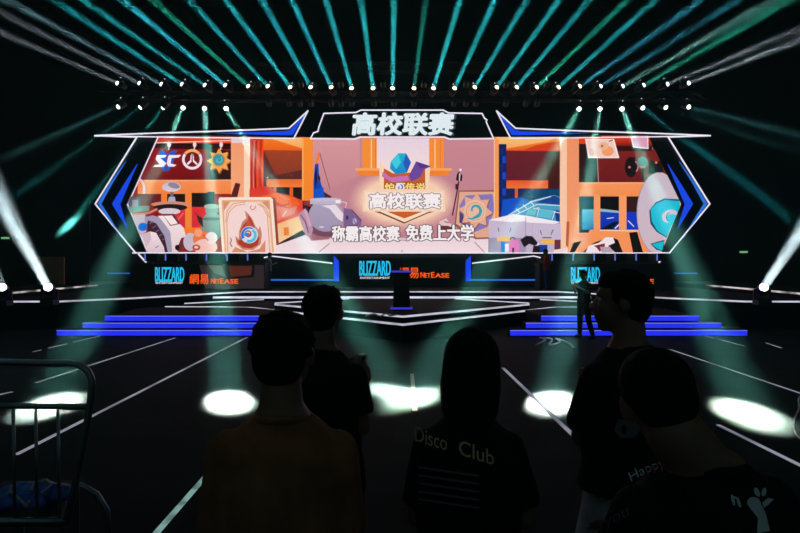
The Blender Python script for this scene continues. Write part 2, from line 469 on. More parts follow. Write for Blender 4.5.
R_((238,108,45), 267,179.5, 303,187.5, (250,135,60)); R_((40,22,24), 264,187.5, 303,199); R_((232,100,45), 290,187, 293.5,200); R_((232,90,40), 274,187, 277,196)
A((225,58,42), [(250,190),(268,186),(278,193),(292,196),(303,201),(303,217),(277,224),(250,222)], (235,90,75))
A((248,100,35), [(262,196),(276,193),(296,198),(301,205),(290,208),(276,203)]); A((240,140,125), [(276,206),(290,209),(298,206),(294,214),(278,221)])
L_((255,205,180), [(287,211),(283,217)], 1.1); L_((190,35,30), [(272,200),(282,206),(290,204)], 1); L_((255,150,90), [(281,196),(290,200)], 1.2)
A((252,190,128), [(275,225),(303,215),(306,231),(278,245)], (255,215,165)); A((240,140,55), [(284,228),(289,227),(289.5,235),(284.5,236)]); A((45,24,26), [(277,244.5),(303,230),(306,235),(280,247)])
# big playing card leaning against the post
A((150,70,50), [(222,199),(276,198),(280,253),(226,253)]); A((255,240,222), [(220.5,197.6),(271,197.4),(273.4,199.5),(277.4,253),(223,253),(219.2,200)])
A((236,178,132), [(222.4,200.4),(270.4,200.2),(274.6,253),(225.4,253)]); A((252,222,205), [(224,202),(269,201.8),(272.8,253),(227,253)]); A((222,150,115), [(262,202),(269,201.8),(269.6,210)]); A((222,150,115), [(224,202),(231,202),(224.6,211)])
A((252,226,222), [(227.5,215),(232,206),(241,202.8),(254,202.8),(263,206.5),(267.5,214),(270,253),(230.5,253)])
for q in ([(226.5,222),(228,211),(234,204),(246,202.2)],[(228.6,253),(227.6,222),(230,212),(236,206),(246,204.4)],[(258,204),(264,208),(268,216),(270.5,253)],[(260,203.4),(267,209),(270,218)]): L_((222,160,120), q, .8)
ARC((205,130,95), 253,207.5, 3.2, -30, 260, .9, r1=1.4)
A((222,148,110), [(232,253),(236,247),(248,252),(260,249),(266,240),(266,253)])
A((205,140,118), [(245.5,210.5),(249,214),(253,219),(256,226),(259,230),(260.8,226),(262.5,234),(261.6,244),(254,250),(244,250),(237.5,244.5),(236,236),(239.5,239),(240,231),(243,222),(247,218.5)])
A((182,62,42), [(249.3,214.8),(252.6,221),(256,229),(260,238),(258.5,245),(252,248.4),(243.5,247.6),(238,241),(241.4,240),(240.6,232),(244,225),(248.6,220.5)]); A((205,85,70), [(249,218),(253,226),(255,232),(245,229)])
E_((210,232,245), 250,235, 8.8, 8.6); A((182,62,42), [(237,239),(243,243.6),(248,242),(245,246.5),(240,245)])
ARC((30,110,215), 250,235, 7, 150, 300, 3.2, 1.2); ARC((90,195,235), 250,235.4, 6.2, -60, 110, 2.6, 3.2); E_((170,90,110), 248.8,234, 3.6); ARC((235,245,250), 249.4,234.6, 4.6, 60, 330, 1.3, .8, r1=1.4); E_((40,140,225), 246.8,234.6, 1.9)
L_((170,80,60), [(231.4,238),(232.6,241),(230.8,243),(233,247)], 1)
# floor of the pictured room, back wall, window
A((242,222,232), [(276,246),(306,235),(402,238),(488,236),(488,253),(276,253)], (250,232,238))
R_((206,142,152), 313,136, 494,238, (196,134,150)); A((222,160,165), [(313,136),(360,136),(360,176),(330,190),(313,180)], (205,142,152))
L_((120,90,105), [(333,241),(319,252.5)], .7); L_((120,90,105), [(402,241),(402,252.5)], .7); L_((120,90,105), [(472,240),(484,252.5)], .7)
A((170,110,125), [(306,233),(346,231),(345,238),(312,241)])
R_((255,150,52), 302.5,138, 313.6,201, (252,140,48)); L_((255,195,110), [(303.5,139),(303.5,200)], 1); R_((150,60,60), 305,201, 312,207)
# soft shine around the central crest
for k in range(14):
    t = k/13; c = tuple(int((200,138,150)[i]+((255,218,188)[i]-(200,138,150)[i])*t**1.3) for i in range(3))
    E_(c, 404,200, 57-1.25*k*1.0, 34-.95*k, n=30)
A((242,222,232), [(330,238),(474,238),(474,250),(330,250)], (250,232,238))
R_((255,150,58), 362.5,139, 377.5,169.5); L_((255,220,170), [(371.5,140),(371.5,169)], 1); R_((238,222,238), 377,139, 429.5,170, (248,232,232)); R_((255,150,58), 429,139, 443.5,169.5); L_((255,220,170), [(434.8,140),(434.8,169)], 1)
L_((245,120,40), [(375.6,140),(375.6,169)], .7); L_((245,120,40), [(440,140),(440,169)], .7)
R_((255,175,100), 355.5,168.8, 382,171.2); R_((250,138,50), 358.5,171.2, 379,176.5); R_((255,175,100), 424,168.8, 451.5,171.2); R_((250,138,50), 427,171.2, 448.5,176.5)
# weapons against the wall
A((255,130,45), [(315.5,165),(319,152),(320,152),(320.5,157),(317,166)]); L_((95,60,80), [(320.4,154),(325,171),(330.6,190)], .6)
A((28,70,185), [(315.5,165),(319,164),(319.5,174),(321.5,184),(324,191),(322,198),(314,198),(314,182)]); A((22,26,60), [(315,176),(317,166),(317.5,180),(316,190)]); A((60,40,40), [(318,174),(321,178),(320.5,181),(318.5,181)])
A((20,90,210), [(315,190),(324,188),(325,200),(314,201)]); A((60,45,55), [(324,192),(332,197),(330,200),(325,198)])
# cauldron, crate, blade
A((60,35,45), [(303,205),(309,206),(316,232),(312,234),(306,222)])
E_((120,78,98), 327,231, 15, 6); E_((178,172,200), 326.5,216, 17.4, 16, c2=(165,155,185)); R_((196,190,215), 310.6,199.6, 341.5,204.5); E_((205,200,220), 326,200, 15.5, 1.8)
A((240,230,240), [(322,206),(336,205),(343.5,214),(343,222),(338,219),(330,209)]); R_((250,245,250), 336,200.5, 341,203.5); L_((225,220,232), [(341,202),(347,203),(346,208)], .8)
E_((230,220,235), 322,227.2, 2.6, .8)
A((128,102,150), [(344,208.6),(352,209.6),(362,220),(361,226.5),(344,227)]); L_((80,55,90), [(352,210),(361.5,221)], .8); E_((70,45,80), 347.5,218, 1.2, 2.2); E_((195,180,215), 355,221.5, 2, 3); L_((90,60,100),[(354,220),(357,226)],.7)
A((196,152,180), [(298.7,214.8),(306,208.6),(312,218),(313.6,230),(311,238.5),(306,235)]); L_((110,60,80), [(301,215),(306,222),(309,233)], 1.1); A((215,180,205), [(304,209.5),(307,211),(312,226),(310,227)])
# central crest: plain stand-in gem above the name board
A((255,225,190), [(379.5,160),(386,170),(427,169),(430,166),(428,200),(380,200)]); A((205,95,45), [(384,169),(393,174),(414,173),(425,168),(425,190),(384,190)])
A((110,75,165), [(409,176),(416,162),(431,167),(424,170),(420,178),(411,182)]); A((85,55,145), [(416,162),(431,167),(420,169)])
A((205,120,190), [(383,172),(391,178),(408,176),(409,181),(392,183),(382,177)])
A((34,190,215), [(391,162),(398,154),(406,154),(411,163),(407,173),(396,175),(390,169)], (25,140,215)); A((70,215,230), [(391,162),(398,154),(401,163),(396,170)]); A((45,95,200), [(406,154),(411,163),(407,173),(403,164)])
for k, ch in enumerate('炉石传说'):
    x = (385,396,405.5,416)[k]
    T_((120,60,30), ch, x-.3,183.2, x+9.3,192.6, .09); T_((252,225,130), ch, x,183.6, x+9,192.2, .05)
E_((235,240,250), 400,188, 4.6); ARC((40,110,200), 400,188, 3, -80, 250, 1.3, r1=1)
A((255,222,190), [(364,191),(383,189.5),(425,189.5),(444,191),(445,212),(363,212)]); A((255,236,215), [(366,192.5),(442,192.5),(443,210),(365,210)])
A((120,70,50), [(374,212),(434,212),(427,214),(404,224),(381,214)]); A((255,232,205), [(379,211.5),(430,211.5),(404.5,222.5)]); A((212,100,38), [(387,212),(422,212),(404.5,218.8)])
T_((120,108,120), '高校联赛', 370,194, 440,208.8, .11, .0); T_((252,250,252), '高校联赛', 370,194, 440,208.8, .05, .0)
# staff, box, carved stone
L_((60,30,45), [(459.5,176),(457,190),(452,216)], 1.3); A((30,18,24), [(458.5,172),(462,176),(461.5,181.5),(458.5,182),(455.5,180.5),(456.5,175)]); E_((250,235,235), 460,170.5, 1.3); A((215,200,205), [(458.6,174),(460.2,174),(459.4,182),(458.4,182)]); R_((70,30,35), 455,184.5, 458.2,190)
A((235,205,205), [(439,222),(446,218.5),(450,224),(456,225),(456,231),(440,228)]); A((110,50,60), [(440,226),(447,226),(456,229),(456,232),(441,231)]); L_((150,90,90), [(444,222),(449,223)], 1)
A((150,95,80), [(458,191),(498,190.5),(499,216),(490,239),(475,239.5),(454,226)])
A((232,178,150), [(459.2,192.3),(496.8,192.2),(497.6,215),(488.4,237.4),(476,237.8),(455.6,224)]); A((138,126,195), [(465,196),(492,194.5),(494,211),(487,227),(474,232.5),(460,222),(459,206)])
A((85,65,125), [(459,212),(462,214),(466,226),(459,223)]); 
st = []
for i in range(16):
    r = 18.5 if i % 2 == 0 else 12.3; t = math.radians(i*22.5-84); st.append((475+r*math.cos(t)*.93, 211.5+r*math.sin(t)))
A((150,90,75), [(x+.8,y+.9) for x,y in st]); A((236,180,150), st); E_((245,200,172), 474.6,211.5, 11); E_((205,150,130), 474.6,211.8, 9.2); E_((240,196,170), 474.8,211.8, 8.6)
ARC((28,168,184), 474.3,210.6, 6.9, 75, -205, 3.4, 1.6, n=22, r1=2.6); L_((28,168,184), [(476,217),(471.5,219.3),(467,218.8)], 2.6, .8)
# --- right bunk
R_((112,38,46), 498,139, 562,185, (96,30,44)); R_((70,26,26), 545,152, 560,190)
A((255,160,55), [(493,138),(560,138),(560,151.8),(503,151.5),(493,151)], (235,90,30)); A((255,205,130), [(495,138),(556,138),(548,142),(503,150),(497,146)], (255,175,90)); A((215,65,25), [(535,146),(559,142),(559,152),(520,152)])
R_((235,88,34), 504,181, 547,189, (245,120,60)); R_((26,40,90), 504,189, 562,215); R_((225,95,50), 514,189, 517,201); R_((110,60,60), 530,189, 533,198)
R_((255,165,90), 493.2,140, 498.4,252); L_((255,215,170), [(493.6,140),(493.6,250)], .8)
R_((16,36,96), 498,145, 505.6,225); 
for k in range(9): R_((28,76,195) if k % 2 else (18,46,120), 499+(k%2)*2.6, 149+k*8, 502.6+(k%2)*2.4, 156+k*8)
A((22,84,205), [(502,200),(520,198),(534,203),(512,216),(500,218)]); A((18,70,110), [(526,192),(545,190),(560,190),(560,198),(535,200)])
A((80,178,205), [(504,217),(530,201),(553,195.5),(562,199),(562,226),(524,216)], (70,150,205)); A((28,70,150), [(534,203),(553,196),(562,200),(562,206),(545,204)]); A((24,60,140), [(553,210),(562,212),(562,227),(555,221)])
for q in ([(507,216),(531,202),(550,197)],[(511,217),(536,205),(561,206)],[(525,215),(537,208)],[(536,217),(538,208)],[(551,220),(554,211)],[(532,208.5),(562,214)],[(515,209),(519,213)],[(522,205),(526,209)],[(529,202),(533,206)]): L_((225,242,250), q, .8)
A((110,210,215), [(527,210),(536,209),(534,216),(525,215)]); A((95,200,220), [(539,209.5),(552,212),(550,219),(537,217)])
R_((255,212,178), 558.6,139, 566,253); R_((245,155,108), 565.5,139, 577.8,253, (250,165,115)); R_((250,158,105), 577,195, 592,253, (240,150,100)); A((200,90,50), [(565.2,222),(568,222),(567,247),(564.5,246)])
R_((230,65,25), 577.5,138, 600,145); R_((44,24,22), 577.5,145, 596.5,183); R_((44,24,22), 577.5,195, 645,233)
A((128,32,32), [(596,150),(660,150),(672,183),(597,183)], (105,26,30)); R_((232,68,26), 600,136, 650,147, (120,26,18)); R_((46,18,18), 600,147, 650,152); L_((215,190,190), [(595.6,158),(596.8,183)], .7)
A((255,250,250), [(583.6,140),(612.3,140),(617.5,159),(586.6,159)]); A((246,216,205), [(585,141),(611.3,141),(615.8,157.8),(588,157.8)]); E_((250,165,110), 606,152, 6, 5); E_((245,190,150), 602,147, 5, 4); E_((160,90,80), 600.5,147, 1.2); E_((235,180,165), 590,153, 2.5, 4); L_((150,80,80), [(607,142.5),(611,141)], 1.2)
A((250,235,240), [(628.8,138.6),(646,137),(646.5,150),(631,148.5)]); A((226,165,195), [(630,139),(645,138),(645.4,148.6),(632,147.4)])
E_((26,20,24), 629,168, 6.2, 10.2); A((26,20,24), [(623,158),(627,162),(633,157),(633,165)]); ARC((215,160,160), 630,167.5, 6.2, -60, 50, 1); E_((225,140,120), 627.5,168, 1.1)
E_((90,112,120), 640.5,163.5, 5.4, 6); R_((28,22,26), 639.6,169, 642,180.5); R_((200,110,110), 638,167, 643,169); E_((26,20,24), 653,168, 6.6, 4.8); A((26,20,24), [(648,160),(652,163),(659,162),(662,176),(646,174)]); E_((225,150,120), 654,163.5, 1.2)
R_((255,158,95), 577.5,183, 652,197, (250,150,85)); L_((255,195,140), [(578,183.6),(652,183.6)], 1)
R_((12,62,72), 580.6,197, 592.5,211); R_((110,205,225), 580.6,210, 592.5,230, (20,130,185)); R_((14,14,18), 598,197, 617.8,210); R_((24,66,195), 598,212.5, 617.8,230.5, (18,46,160)); A((150,190,205), [(598,209),(618,211.5),(618,213.5),(598,212)]); R_((52,24,26), 624,197, 642,213); R_((22,58,200), 624,212.5, 640,231)
A((14,20,44), [(598,230),(612,222),(618,222),(609,230)]); L_((225,235,250), [(605,219),(612,218)], .8); L_((225,235,250), [(626,221),(632,227)], .9); L_((225,235,250), [(613,229),(617,225)], 1.2)
R_((255,165,105), 592,196, 598.5,233); R_((255,165,105), 617,196, 624.5,233); A((252,156,95), [(588,230),(640,230),(648,253),(580,253)]); L_((255,225,195), [(598,230.6),(638,231.4)], 1)
A((22,18,20), [(627,233),(635,232),(641,253),(631,253)])
A((30,18,22), [(580,253),(592,243),(609,237),(616,240),(621,253)]); A((248,240,242), [(584,252.5),(587,246),(597,243),(604,237.5),(611,237.5),(613,243),(606,246),(613,252.5)]); A((130,40,50), [(592,246),(603,243.5),(603,246.5),(598,252),(595,248)]); A((185,170,185), [(598,247),(608,247),(612,252.5),(600,252.5)]); A((30,18,22), [(568,252.5),(572,243),(580,241),(573,252.5)])
E_((206,196,212), 657,214, 22.5, 41, c2=(212,195,205)); ARC((150,140,160), 657,214, 22.3, 95, 262, .7, ry=40.8)
A((30,60,100), [(647,211),(653,203),(662,199),(677,200),(677,207),(664,238),(654,232),(648,224)]); A((28,196,222), [(648.3,210),(654,204),(662.5,200.6),(677,201.5),(676,212),(664,237),(655,231),(649.5,222)])
E_((208,198,214), 667.5,216.5, 8.3, 6.2, rot=-20); E_((28,196,222), 669.5,219, 6, 4.4); ARC((40,60,90), 668,217.5, 4.2, 120, 250, .8)
A((30,60,100), [(648,244),(662,240),(661,251.5),(654,250)]); A((28,196,222), [(649.5,244.4),(661.5,241.4),(660,250.5),(655,249)])
# block robots in front
A((204,194,220), [(488,221),(510,217),(525,221),(525,238),(488,238)]); A((165,155,185), [(488,238),(525,238),(525,253),(488,253)]); A((205,195,220), [(524,221),(559,224),(559.5,241),(524,241)]); A((195,185,210), [(524,240),(553,240),(553,253),(524,253)])
A((250,246,252), [(487.6,220.5),(512,214.5),(528,216.5),(559,222.5),(553,224.2),(527,223),(524,221.6),(510,222.6)]); L_((150,140,165), [(524.3,217),(524.6,252)], .6); L_((185,175,200), [(531,223),(531,240)], .6)
for q in ([(497,228),(498,232)],[(510,228),(508.6,232.6)],[(538.6,230.5),(540.4,235)],[(551.6,230),(549.5,235)]): L_((70,60,80), q, .8)
R_((246,200,120), 496,237, 509,241.5); R_((246,190,95), 540,239.4, 553,244.2); L_((110,95,100), [(541,238),(550,238)], 1.2)
R_((28,118,215), 500,242, 504.5,253); R_((240,235,250), 504,244, 508,252); E_((236,135,205), 513,246.5, 5.3, 7.5); R_((236,135,205), 508.5,245, 518,253); R_((60,30,50), 511,248, 513,253); ARC((40,26,36), 511.6,240, 2.4, 180, 360, 1)
A((34,26,34), [(519,240),(525,236),(531,236.5),(534,240),(537,244),(533,246),(528,244),(523,247.6),(521,244)]); E_((240,220,235), 537,244.6, 1.4); R_((24,60,160), 537,245, 546,252.6); A((34,24,30), [(532,246),(538,246),(539,252.6),(531,252.6)]); R_((110,50,70), 553,240, 559,249); A((245,225,225), [(552,250),(566,248),(566,253),(552,253)])

# slogan
for c, off in (((70,66,72), .13),((252,250,252), .05)):
    T_(c, '称霸高校赛', 333,226.4, 399.5,241.4, off, -.02, 0)
    T_(c, '免费上大学', 406,225.4, 473,240.8, off, -.02, 0)
L_((70,66,72), [(398,239.6),(407,239.6)], 2); L_((252,250,252), [(398.5,239.4),(406.5,239.4)], 1)

art = bpy.data.meshes.new('display_picture')
art.from_pydata(art_v, [], art_f)
ca = art.color_attributes.new('col','FLOAT_COLOR','CORNER')
flat = []
for c in art_c: flat += [c[0],c[1],c[2],1]
ca.data.foreach_set('color', flat)
art.update()

t = thing('led_screen', 'huge glowing screen above the stage showing an orange bunk bed room picture', 'screen', (0,YS,2.4))
obj('screen_cabinet', MB().prism([S(*p) for p in [(158,136.5),(646,136.5),(679,204.5),(659,253),(148,253),(127.5,205)]], YS, YS+.35), panelblack, t)
obj('display_picture', art, picture_mat(), t)
obj('edge_light', outline(HEX, .05, YS-.02), white_led, t)
# long white line under everything and hanging side ends
obj('bottom_light', outline([(133,252.9),(668,252.9)], .06, YS-.16, False), white_led, t)

def side_frame(s, lab):
    M = (lambda p: p) if s < 0 else (lambda p: (804.5-p[0]+.5, p[1]))
    t = thing('side_light_frame', 'black chevron frame with white edge and blue arrows on the %s end of the screen' % lab, 'light frame', (S(*M((113,204)))[0],YS,2.4))
    obj('panel', MB().prism([S(*M(p)) for p in ((137,137),(158,137),(127,205),(147.5,253),(136,253),(95.5,204))], YS-.1, YS-.001), panelblack, t)
    obj('edge_light', outline([M(p) for p in ((95,135.8),(137,137.2),(95.5,204),(136,253.2))], .06, YS-.12, False), white_led, t)
    obj('arrow_light', MB().prism([S(*M(p)) for p in ((138.5,164.5),(127,187),(119.6,204),(128.5,229),(121,216),(113.5,204.3),(124,187))], YS-.16, YS-.1), blue_led, t)
    obj('arrow_light', MB().prism([S(*M(p)) for p in ((138.5,164.5),(127.5,190),(121.3,204.5),(128.8,229),(120,215),(113.5,204.3),(124,187))], YS-.15, YS-.1), blue_led, t)
    obj('thin_arrow_light', MB().prism([S(*M(p)) for p in ((127,162),(114,183),(102.5,204),(113,221),(123,238),(111,221),(99.5,204),(112,183))], YS-.16, YS-.1), azure_led, t)
    obj('tail_light', outline([M((139,254.5)),M((146,262))], .07, YS-.12, False), white_led, t)
side_frame(-1,'left'); side_frame(1,'right')
def blade(s, lab):
    M = (lambda p: p) if s < 0 else (lambda p: (804.5-p[0], p[1]))
    t = thing('winged_light_frame', 'long black wing shaped frame with blue light and white outline above the %s screen half' % lab, 'light frame', (S(*M((200,130)))[0],YS,7.9))
    pts = [(96,135.6),(150,133.4),(220,131.2),(289,128.4),(308,111),(294,138.2),(225,136.6),(150,136.4)]
    obj('panel', MB().prism([S(*M(p)) for p in pts], YS-.2, YS-.06), panelblack, t)
    obj('edge_light', outline([M(p) for p in pts[:6]], .06, YS-.22, False), white_led, t)
    obj('edge_light', outline([M(p) for p in ((96,135.8),(158,137),(294,138.6))], .05, YS-.24, False), white_led, t)
    obj('blue_light', MB().prism([S(*M(p)) for p in ((218,134.4),(285,132.2),(291,131.2),(306,115.5),(293.6,136),(285,136.2))], YS-.24, YS-.2), blue_led, t)
blade(-1,'left'); blade(1,'right')
# headline sign
t = thing('headline_sign', 'black sign with white Chinese characters above the middle of the screen', 'sign', (0,YS-.3,7.9))
pts = [(310.5,138.8),(313.5,133),(318,131.5),(319,127),(324,113.5),(356,112.6),(361,110.2),(443,110.2),(448.5,113),(482,113.6),(484.5,118.5),(487,120),(486,121.5),(493.5,138.8),(449,139.2),(444,137.2),(360.5,137.2),(355,139.2)]
obj('panel', MB().prism([S(*p) for p in pts], YS-.3, YS-.25), panelblack, t)
obj('edge_light', outline(pts, .055, YS-.31), white_led, t)
def sign_text(body, x0,y0,x1,y1, m, parent, Y, off=.03, shear=0, rise=0, name='lettering', depth=.02):
    q, fs = text_px(body, x0,y0,x1,y1, off, shear, rise)
    mb = MB(); vs = []
    for p in q:
        v = P(p[0],p[1],Y); vs.append((v.x, Y, v.z))
    mb.add(vs, fs)
    return obj(name, mb, m, parent)
sign_text('高校联赛', 352.5,113, 453.5,135.3, emit('ghost_led',(50,72,80),1.0), t, YS-.312, .085, .10, name='lettering_shadow')
sign_text('高校联赛', 352,113.2, 452,134.8, headline_led, t, YS-.325, .055, .10)

# stage wall below the screen
zb = P(0,254.5,YS).z
t = thing('stage_wall', 'low black wall between the stage deck and the big screen', 'wall panel', (0,YS,zU))
obj('panel', MB().b2((-13.2,YS+.02,zU+.002),(13.2,YS+.3,zb)), mat('low_wall',(9,22,24),.6), t)
# centre logo panel
t = thing('logo_panel', 'wide dark logo panel under the screen behind the lectern', 'sign', (0,YS-.05,zU))
x0,zt = S(352,258); x1,_ = S(455,284)
obj('panel', MB().b2((x0,YS-.12,zU+.02),(x1,YS+.01,zt)), mat('logo_panel_black',(10,16,18),.5), t)
def logos(t, Y, ox, oy, sx=1.0, full=True):
    sign_text('BLIZZARD', ox,oy, ox+31*sx,oy+14.5, cyan_led, t, Y, .09, name='cyan_lettering')
    sign_text('ENTERTAINMENT', ox+.7,oy+15.8, ox+30.4*sx,oy+17.9, cream_led, t, Y, .03, name='white_lettering')
logos(t, YS-.125, 359.5, 261)
sign_text('網易', 399,267.2, 418.6,278.2, orange_led, t, YS-.125, .018, name='orange_lettering')
sign_text('N', 420.6,272.2, 424.4,277.6, orange_led, t, YS-.125, .05, name='orange_lettering')
sign_text('ET', 424.9,273.2, 430.4,277.6, orange_led, t, YS-.125, .05, name='orange_lettering')
sign_text('E', 431.2,272.2, 434.6,277.6, orange_led, t, YS-.125, .05, name='orange_lettering')
sign_text('ASE', 435.2,273.2, 449,277.6, orange_led, t, YS-.125, .05, name='orange_lettering')
# blue bracket frames either side
for s, lab in ((-1,'left'),(1,'right')):
    M = (lambda p: p) if s < 0 else (lambda p: (804.5-p[0], p[1]))
    t = thing('bracket_light', 'blue and white light bracket on the low wall to the %s of the centre logos' % lab, 'light frame', (S(*M((303,270)))[0],YS-.02,zU))
    obj('blue_post', MB().prism([S(*M(p)) for p in ((334,256),(338.8,261),(338.8,281.2),(334,281.2))], YS-.1, YS+.02), blue_led, t)
    obj('blue_rail', MB().prism([S(*M(p)) for p in ((266,279.2),(336,279.2),(336,280.6),(266,280.6))], YS-.08, YS+.02), azure_led, t)
    obj('white_rail', outline([M(p) for p in ((264.5,257.6),(271,256),(332,263.2))], .055, YS, False), white_led, t)
    # short blue dash beyond the desks
    a = P(*M((108,272.6)), 29.5); b = P(*M((131,274)), 29.5)
    d = obj('light_bar', MB().b2((a.x,29.4,a.z),(b.x,29.5,b.z)), azure_led, at=((a.x+b.x)/2,29.5,a.z))
    tag(d, 'short horizontal blue light bar on the far %s of the low stage wall' % lab, 'light')
    pole = obj('bar_support', MB().b2(((a.x+b.x)/2-.5,29.5,0),((a.x+b.x)/2+.5,29.56,a.z+.3)), panelblack, d, local=False) if False else None

# ------------------------------------------------------------ player desks
YD = 24.6
def desk(s, lab):
    M = (lambda x: x) if s < 0 else (lambda x: 804-x)
    xa, xb = sorted((P(M(131),0,YD).x, P(M(264.5),0,YD).x)); zt = P(0,263.5,YD).z
    t = thing('player_desk', 'long black player desk with team logos on its front at the %s of the stage' % lab, 'desk', ((xa+xb)/2,YD,zU))
    obj('desk_front', MB().b2((xa,YD,zU),(xb,YD+.06,zt-.06)), mat('desk_black',(9,14,18),.45), t)
    obj('desk_top', MB().b2((xa-.03,YD-.04,zt-.06),(xb+.03,YD+.85,zt)), darkmetal, t, bevel=.01)
    for x in (xa+.03, xb-.03): obj('end_panel', MB().b2((x-.03,YD+.06,zU),(x+.03,YD+.8,zt-.06)), black, t)
    ox = 155.3 if s < 0 else 571
    YL = YD-.004
    sign_text('BLIZZARD', ox,267.3, ox+28.8,281.4, cyan_led, t, YL, .09, name='cyan_lettering')
    sign_text('ENTERTAINMENT', ox+.5,281.9, ox+27.6,283.8, cream_led, t, YL, .03, name='white_lettering')
    o2 = ox-155.3
    sign_text('網易', 189.5+o2,274, 208.4+o2,284, orange_led, t, YL, .02, name='orange_lettering')
    for tx,a,b,h in (('N',211,214.4,278.2),('ET',214.8,219.6,279.2),('E',220.2,223.4,278.2),('ASE',224,238,279.2)):
        sign_text(tx, a+o2,h, b+o2,283.6, orange_led, t, YL, .06, name='orange_lettering')
    if s < 0:   # part of the front shows a dark brown picture
        mb = MB()
        def q(c, pts): mb.add([(P(a,b,YL).x, YL+.001-.0005*c, P(a,b,YL).z) for a,b in pts], [tuple(range(len(pts)))], c)
        q(0, [(199,263.8),(264,263.8),(264,288.6),(205,288.6)])
        q(1, [(224,265),(255,265),(254,277),(228,279)]); q(2, [(228,266),(252,266),(251,275),(231,277)])
        q(3, [(208,265),(222,266),(226,277),(214,273)])
        obj('front_picture', mb, [emit('p0',(52,42,46),.8),emit('p1',(20,16,18),.8),emit('p2',(92,44,32),.8),emit('p3',(96,104,90),.8)], t)
    return zt
zt = desk(-1,'left'); desk(1,'right')
# monitors seen from the back
def monitor(first=[None]):
    if first[0] is None:
        t = thing('computer_monitor', '', 'monitor')
        obj('display', MB().b2((-.29,-.02,.10),(.29,.02,.44)), black, t, local=True, bevel=.01)
        obj('stand', MB().b2((-.03,0,.012),(.03,.03,.2)).cone((0,.03,0),(0,.03,.012),.12,.12,16), darkmetal, t, local=True)
        obj('glint_strip', MB().b2((-.285,-.026,.13),(-.225,-.021,.42)), emit('monitor_glint',(95,120,225),.9), t, local=True)  # added glowing strip that draws a blue glint on the monitor back
        first[0] = t; return t
    r = first[0].copy(); col.objects.link(r)
    for ch in first[0].children:
        c = ch.copy(); col.objects.link(c); c.parent = r
    return r
for s, lab in ((-1,'left'),(1,'right')):
    for k in range(6):
        px = 151+k*20.5 if s < 0 else 558+k*21
        m = monitor(); m.location = (P(px,0,YD+.4).x, YD+.42, zt)
        order = ('outermost','second from the outer end','third from the outer end','third from the lectern end','second from the lectern end','nearest to the lectern')
        kk = k if s < 0 else 5-k
        m['label'] = 'black monitor seen from behind on the %s player desk, %s' % (lab, order[kk]); m['category'] = 'monitor'
        m['group'] = 'monitors on the player desks'

# ------------------------------------------------------------ lectern with microphone
lc = G(401.5,309.5,zM); YLc = lc.y
t = thing('lectern', 'black lectern with violet lit edges at the centre of the stage', 'lectern', (lc.x,YLc,zM))
LX = lc.x
obj('column', MB().add([(LX-.24,YLc,zM+.07),(LX+.24,YLc,zM+.07),(LX+.22,YLc+.4,zM+.07),(LX-.22,YLc+.4,zM+.07),(LX-.21,YLc+.02,zM+1.03),(LX+.21,YLc+.02,zM+1.03),(LX+.2,YLc+.38,zM+1.0),(LX-.2,YLc+.38,zM+1.0)],[(0,1,2,3),(4,5,6,7),(0,1,5,4),(1,2,6,5),(2,3,7,6),(3,0,4,7)]), black, t, bevel=.01)
obj('base', MB().b2((LX-.30,YLc-.05,zM),(LX+.30,YLc+.46,zM+.07)), black, t, bevel=.01)
obj('desk_top', MB().b2((LX-.29,YLc-.03,zM+1.03),(LX+.29,YLc+.45,zM+1.09)), black, t, bevel=.01)
vio = emit('violet_led',(62,62,225),.9)
obj('edge_light', MB().b2((LX-.29,YLc-.045,zM+1.035),(LX+.29,YLc-.031,zM+1.085)), vio, t)
obj('base_light', MB().b2((LX-.31,YLc-.065,zM+.01),(LX+.31,YLc-.051,zM+.06)), vio, t)
t = thing('microphone', 'thin gooseneck microphone standing on the lectern top', 'microphone', (LX+.0,YLc+.2,zM+1.09))
obj('stem', MB().tube([(LX,YLc+.2,zM+1.11),(LX,YLc+.2,zM+1.3),(LX,YLc+.17,zM+1.42)], .012), darkmetal, t)
obj('capsule', MB().ell((LX,YLc+.15,zM+1.44), (.035,.045,.035)), black, t, smooth=True)
obj('foot', MB().cone((LX,YLc+.2,zM+1.09),(LX,YLc+.2,zM+1.112),.06,.05,16), darkmetal, t)

# ------------------------------------------------------------ floor tapes
tape = mat('white_tape', (225,225,228), .4, noise=.3, scale=6)
ltape = emit('glowing_tape', (200,205,225), .45, .6, 1.0)  # plain tape made to glow, standing in for light falling on it
def floor_line(label, a, b, w=.05, m=tape, segs=None):
    A0 = G(*a); B0 = G(*b); d = (B0-A0); L = d.length; d.normalize(); p = Vector((-d.y,d.x,0))*w/2
    mb = MB(); segs = segs or [(0,1)]
    for s0,s1 in segs:
        q = A0+d*L*s0; r = A0+d*L*s1; n = max(1,int((r-q).length/.7))
        for k in range(n):
            u = q.lerp(r,k/n); v = q.lerp(r,(k+1)/n)
            mb.slab([tuple((u-p)[:2]),tuple((v-p)[:2]),tuple((v+p)[:2]),tuple((u+p)[:2])], .001, .006)
    o = obj('floor_tape', mb, m, at=((A0+B0)/2)); tag(o, label, 'floor tape', 'floor tapes'); return o
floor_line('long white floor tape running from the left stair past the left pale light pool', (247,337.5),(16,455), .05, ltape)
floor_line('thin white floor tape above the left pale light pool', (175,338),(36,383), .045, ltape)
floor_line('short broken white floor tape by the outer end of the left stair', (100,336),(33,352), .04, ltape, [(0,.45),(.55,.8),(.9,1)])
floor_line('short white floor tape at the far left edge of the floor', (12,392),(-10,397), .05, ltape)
floor_line('wide pale tape on the floor beside the brown shirted person', (222,458),(155,535), .05, emit('glowing_pale_tape',(165,215,210),.5,.7,5))  # pale glow put into the tape itself in place of light on it
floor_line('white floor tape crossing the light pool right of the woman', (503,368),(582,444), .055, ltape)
floor_line('long white floor tape on the right running toward the right edge', (670,349.5),(805,395), .045, ltape)
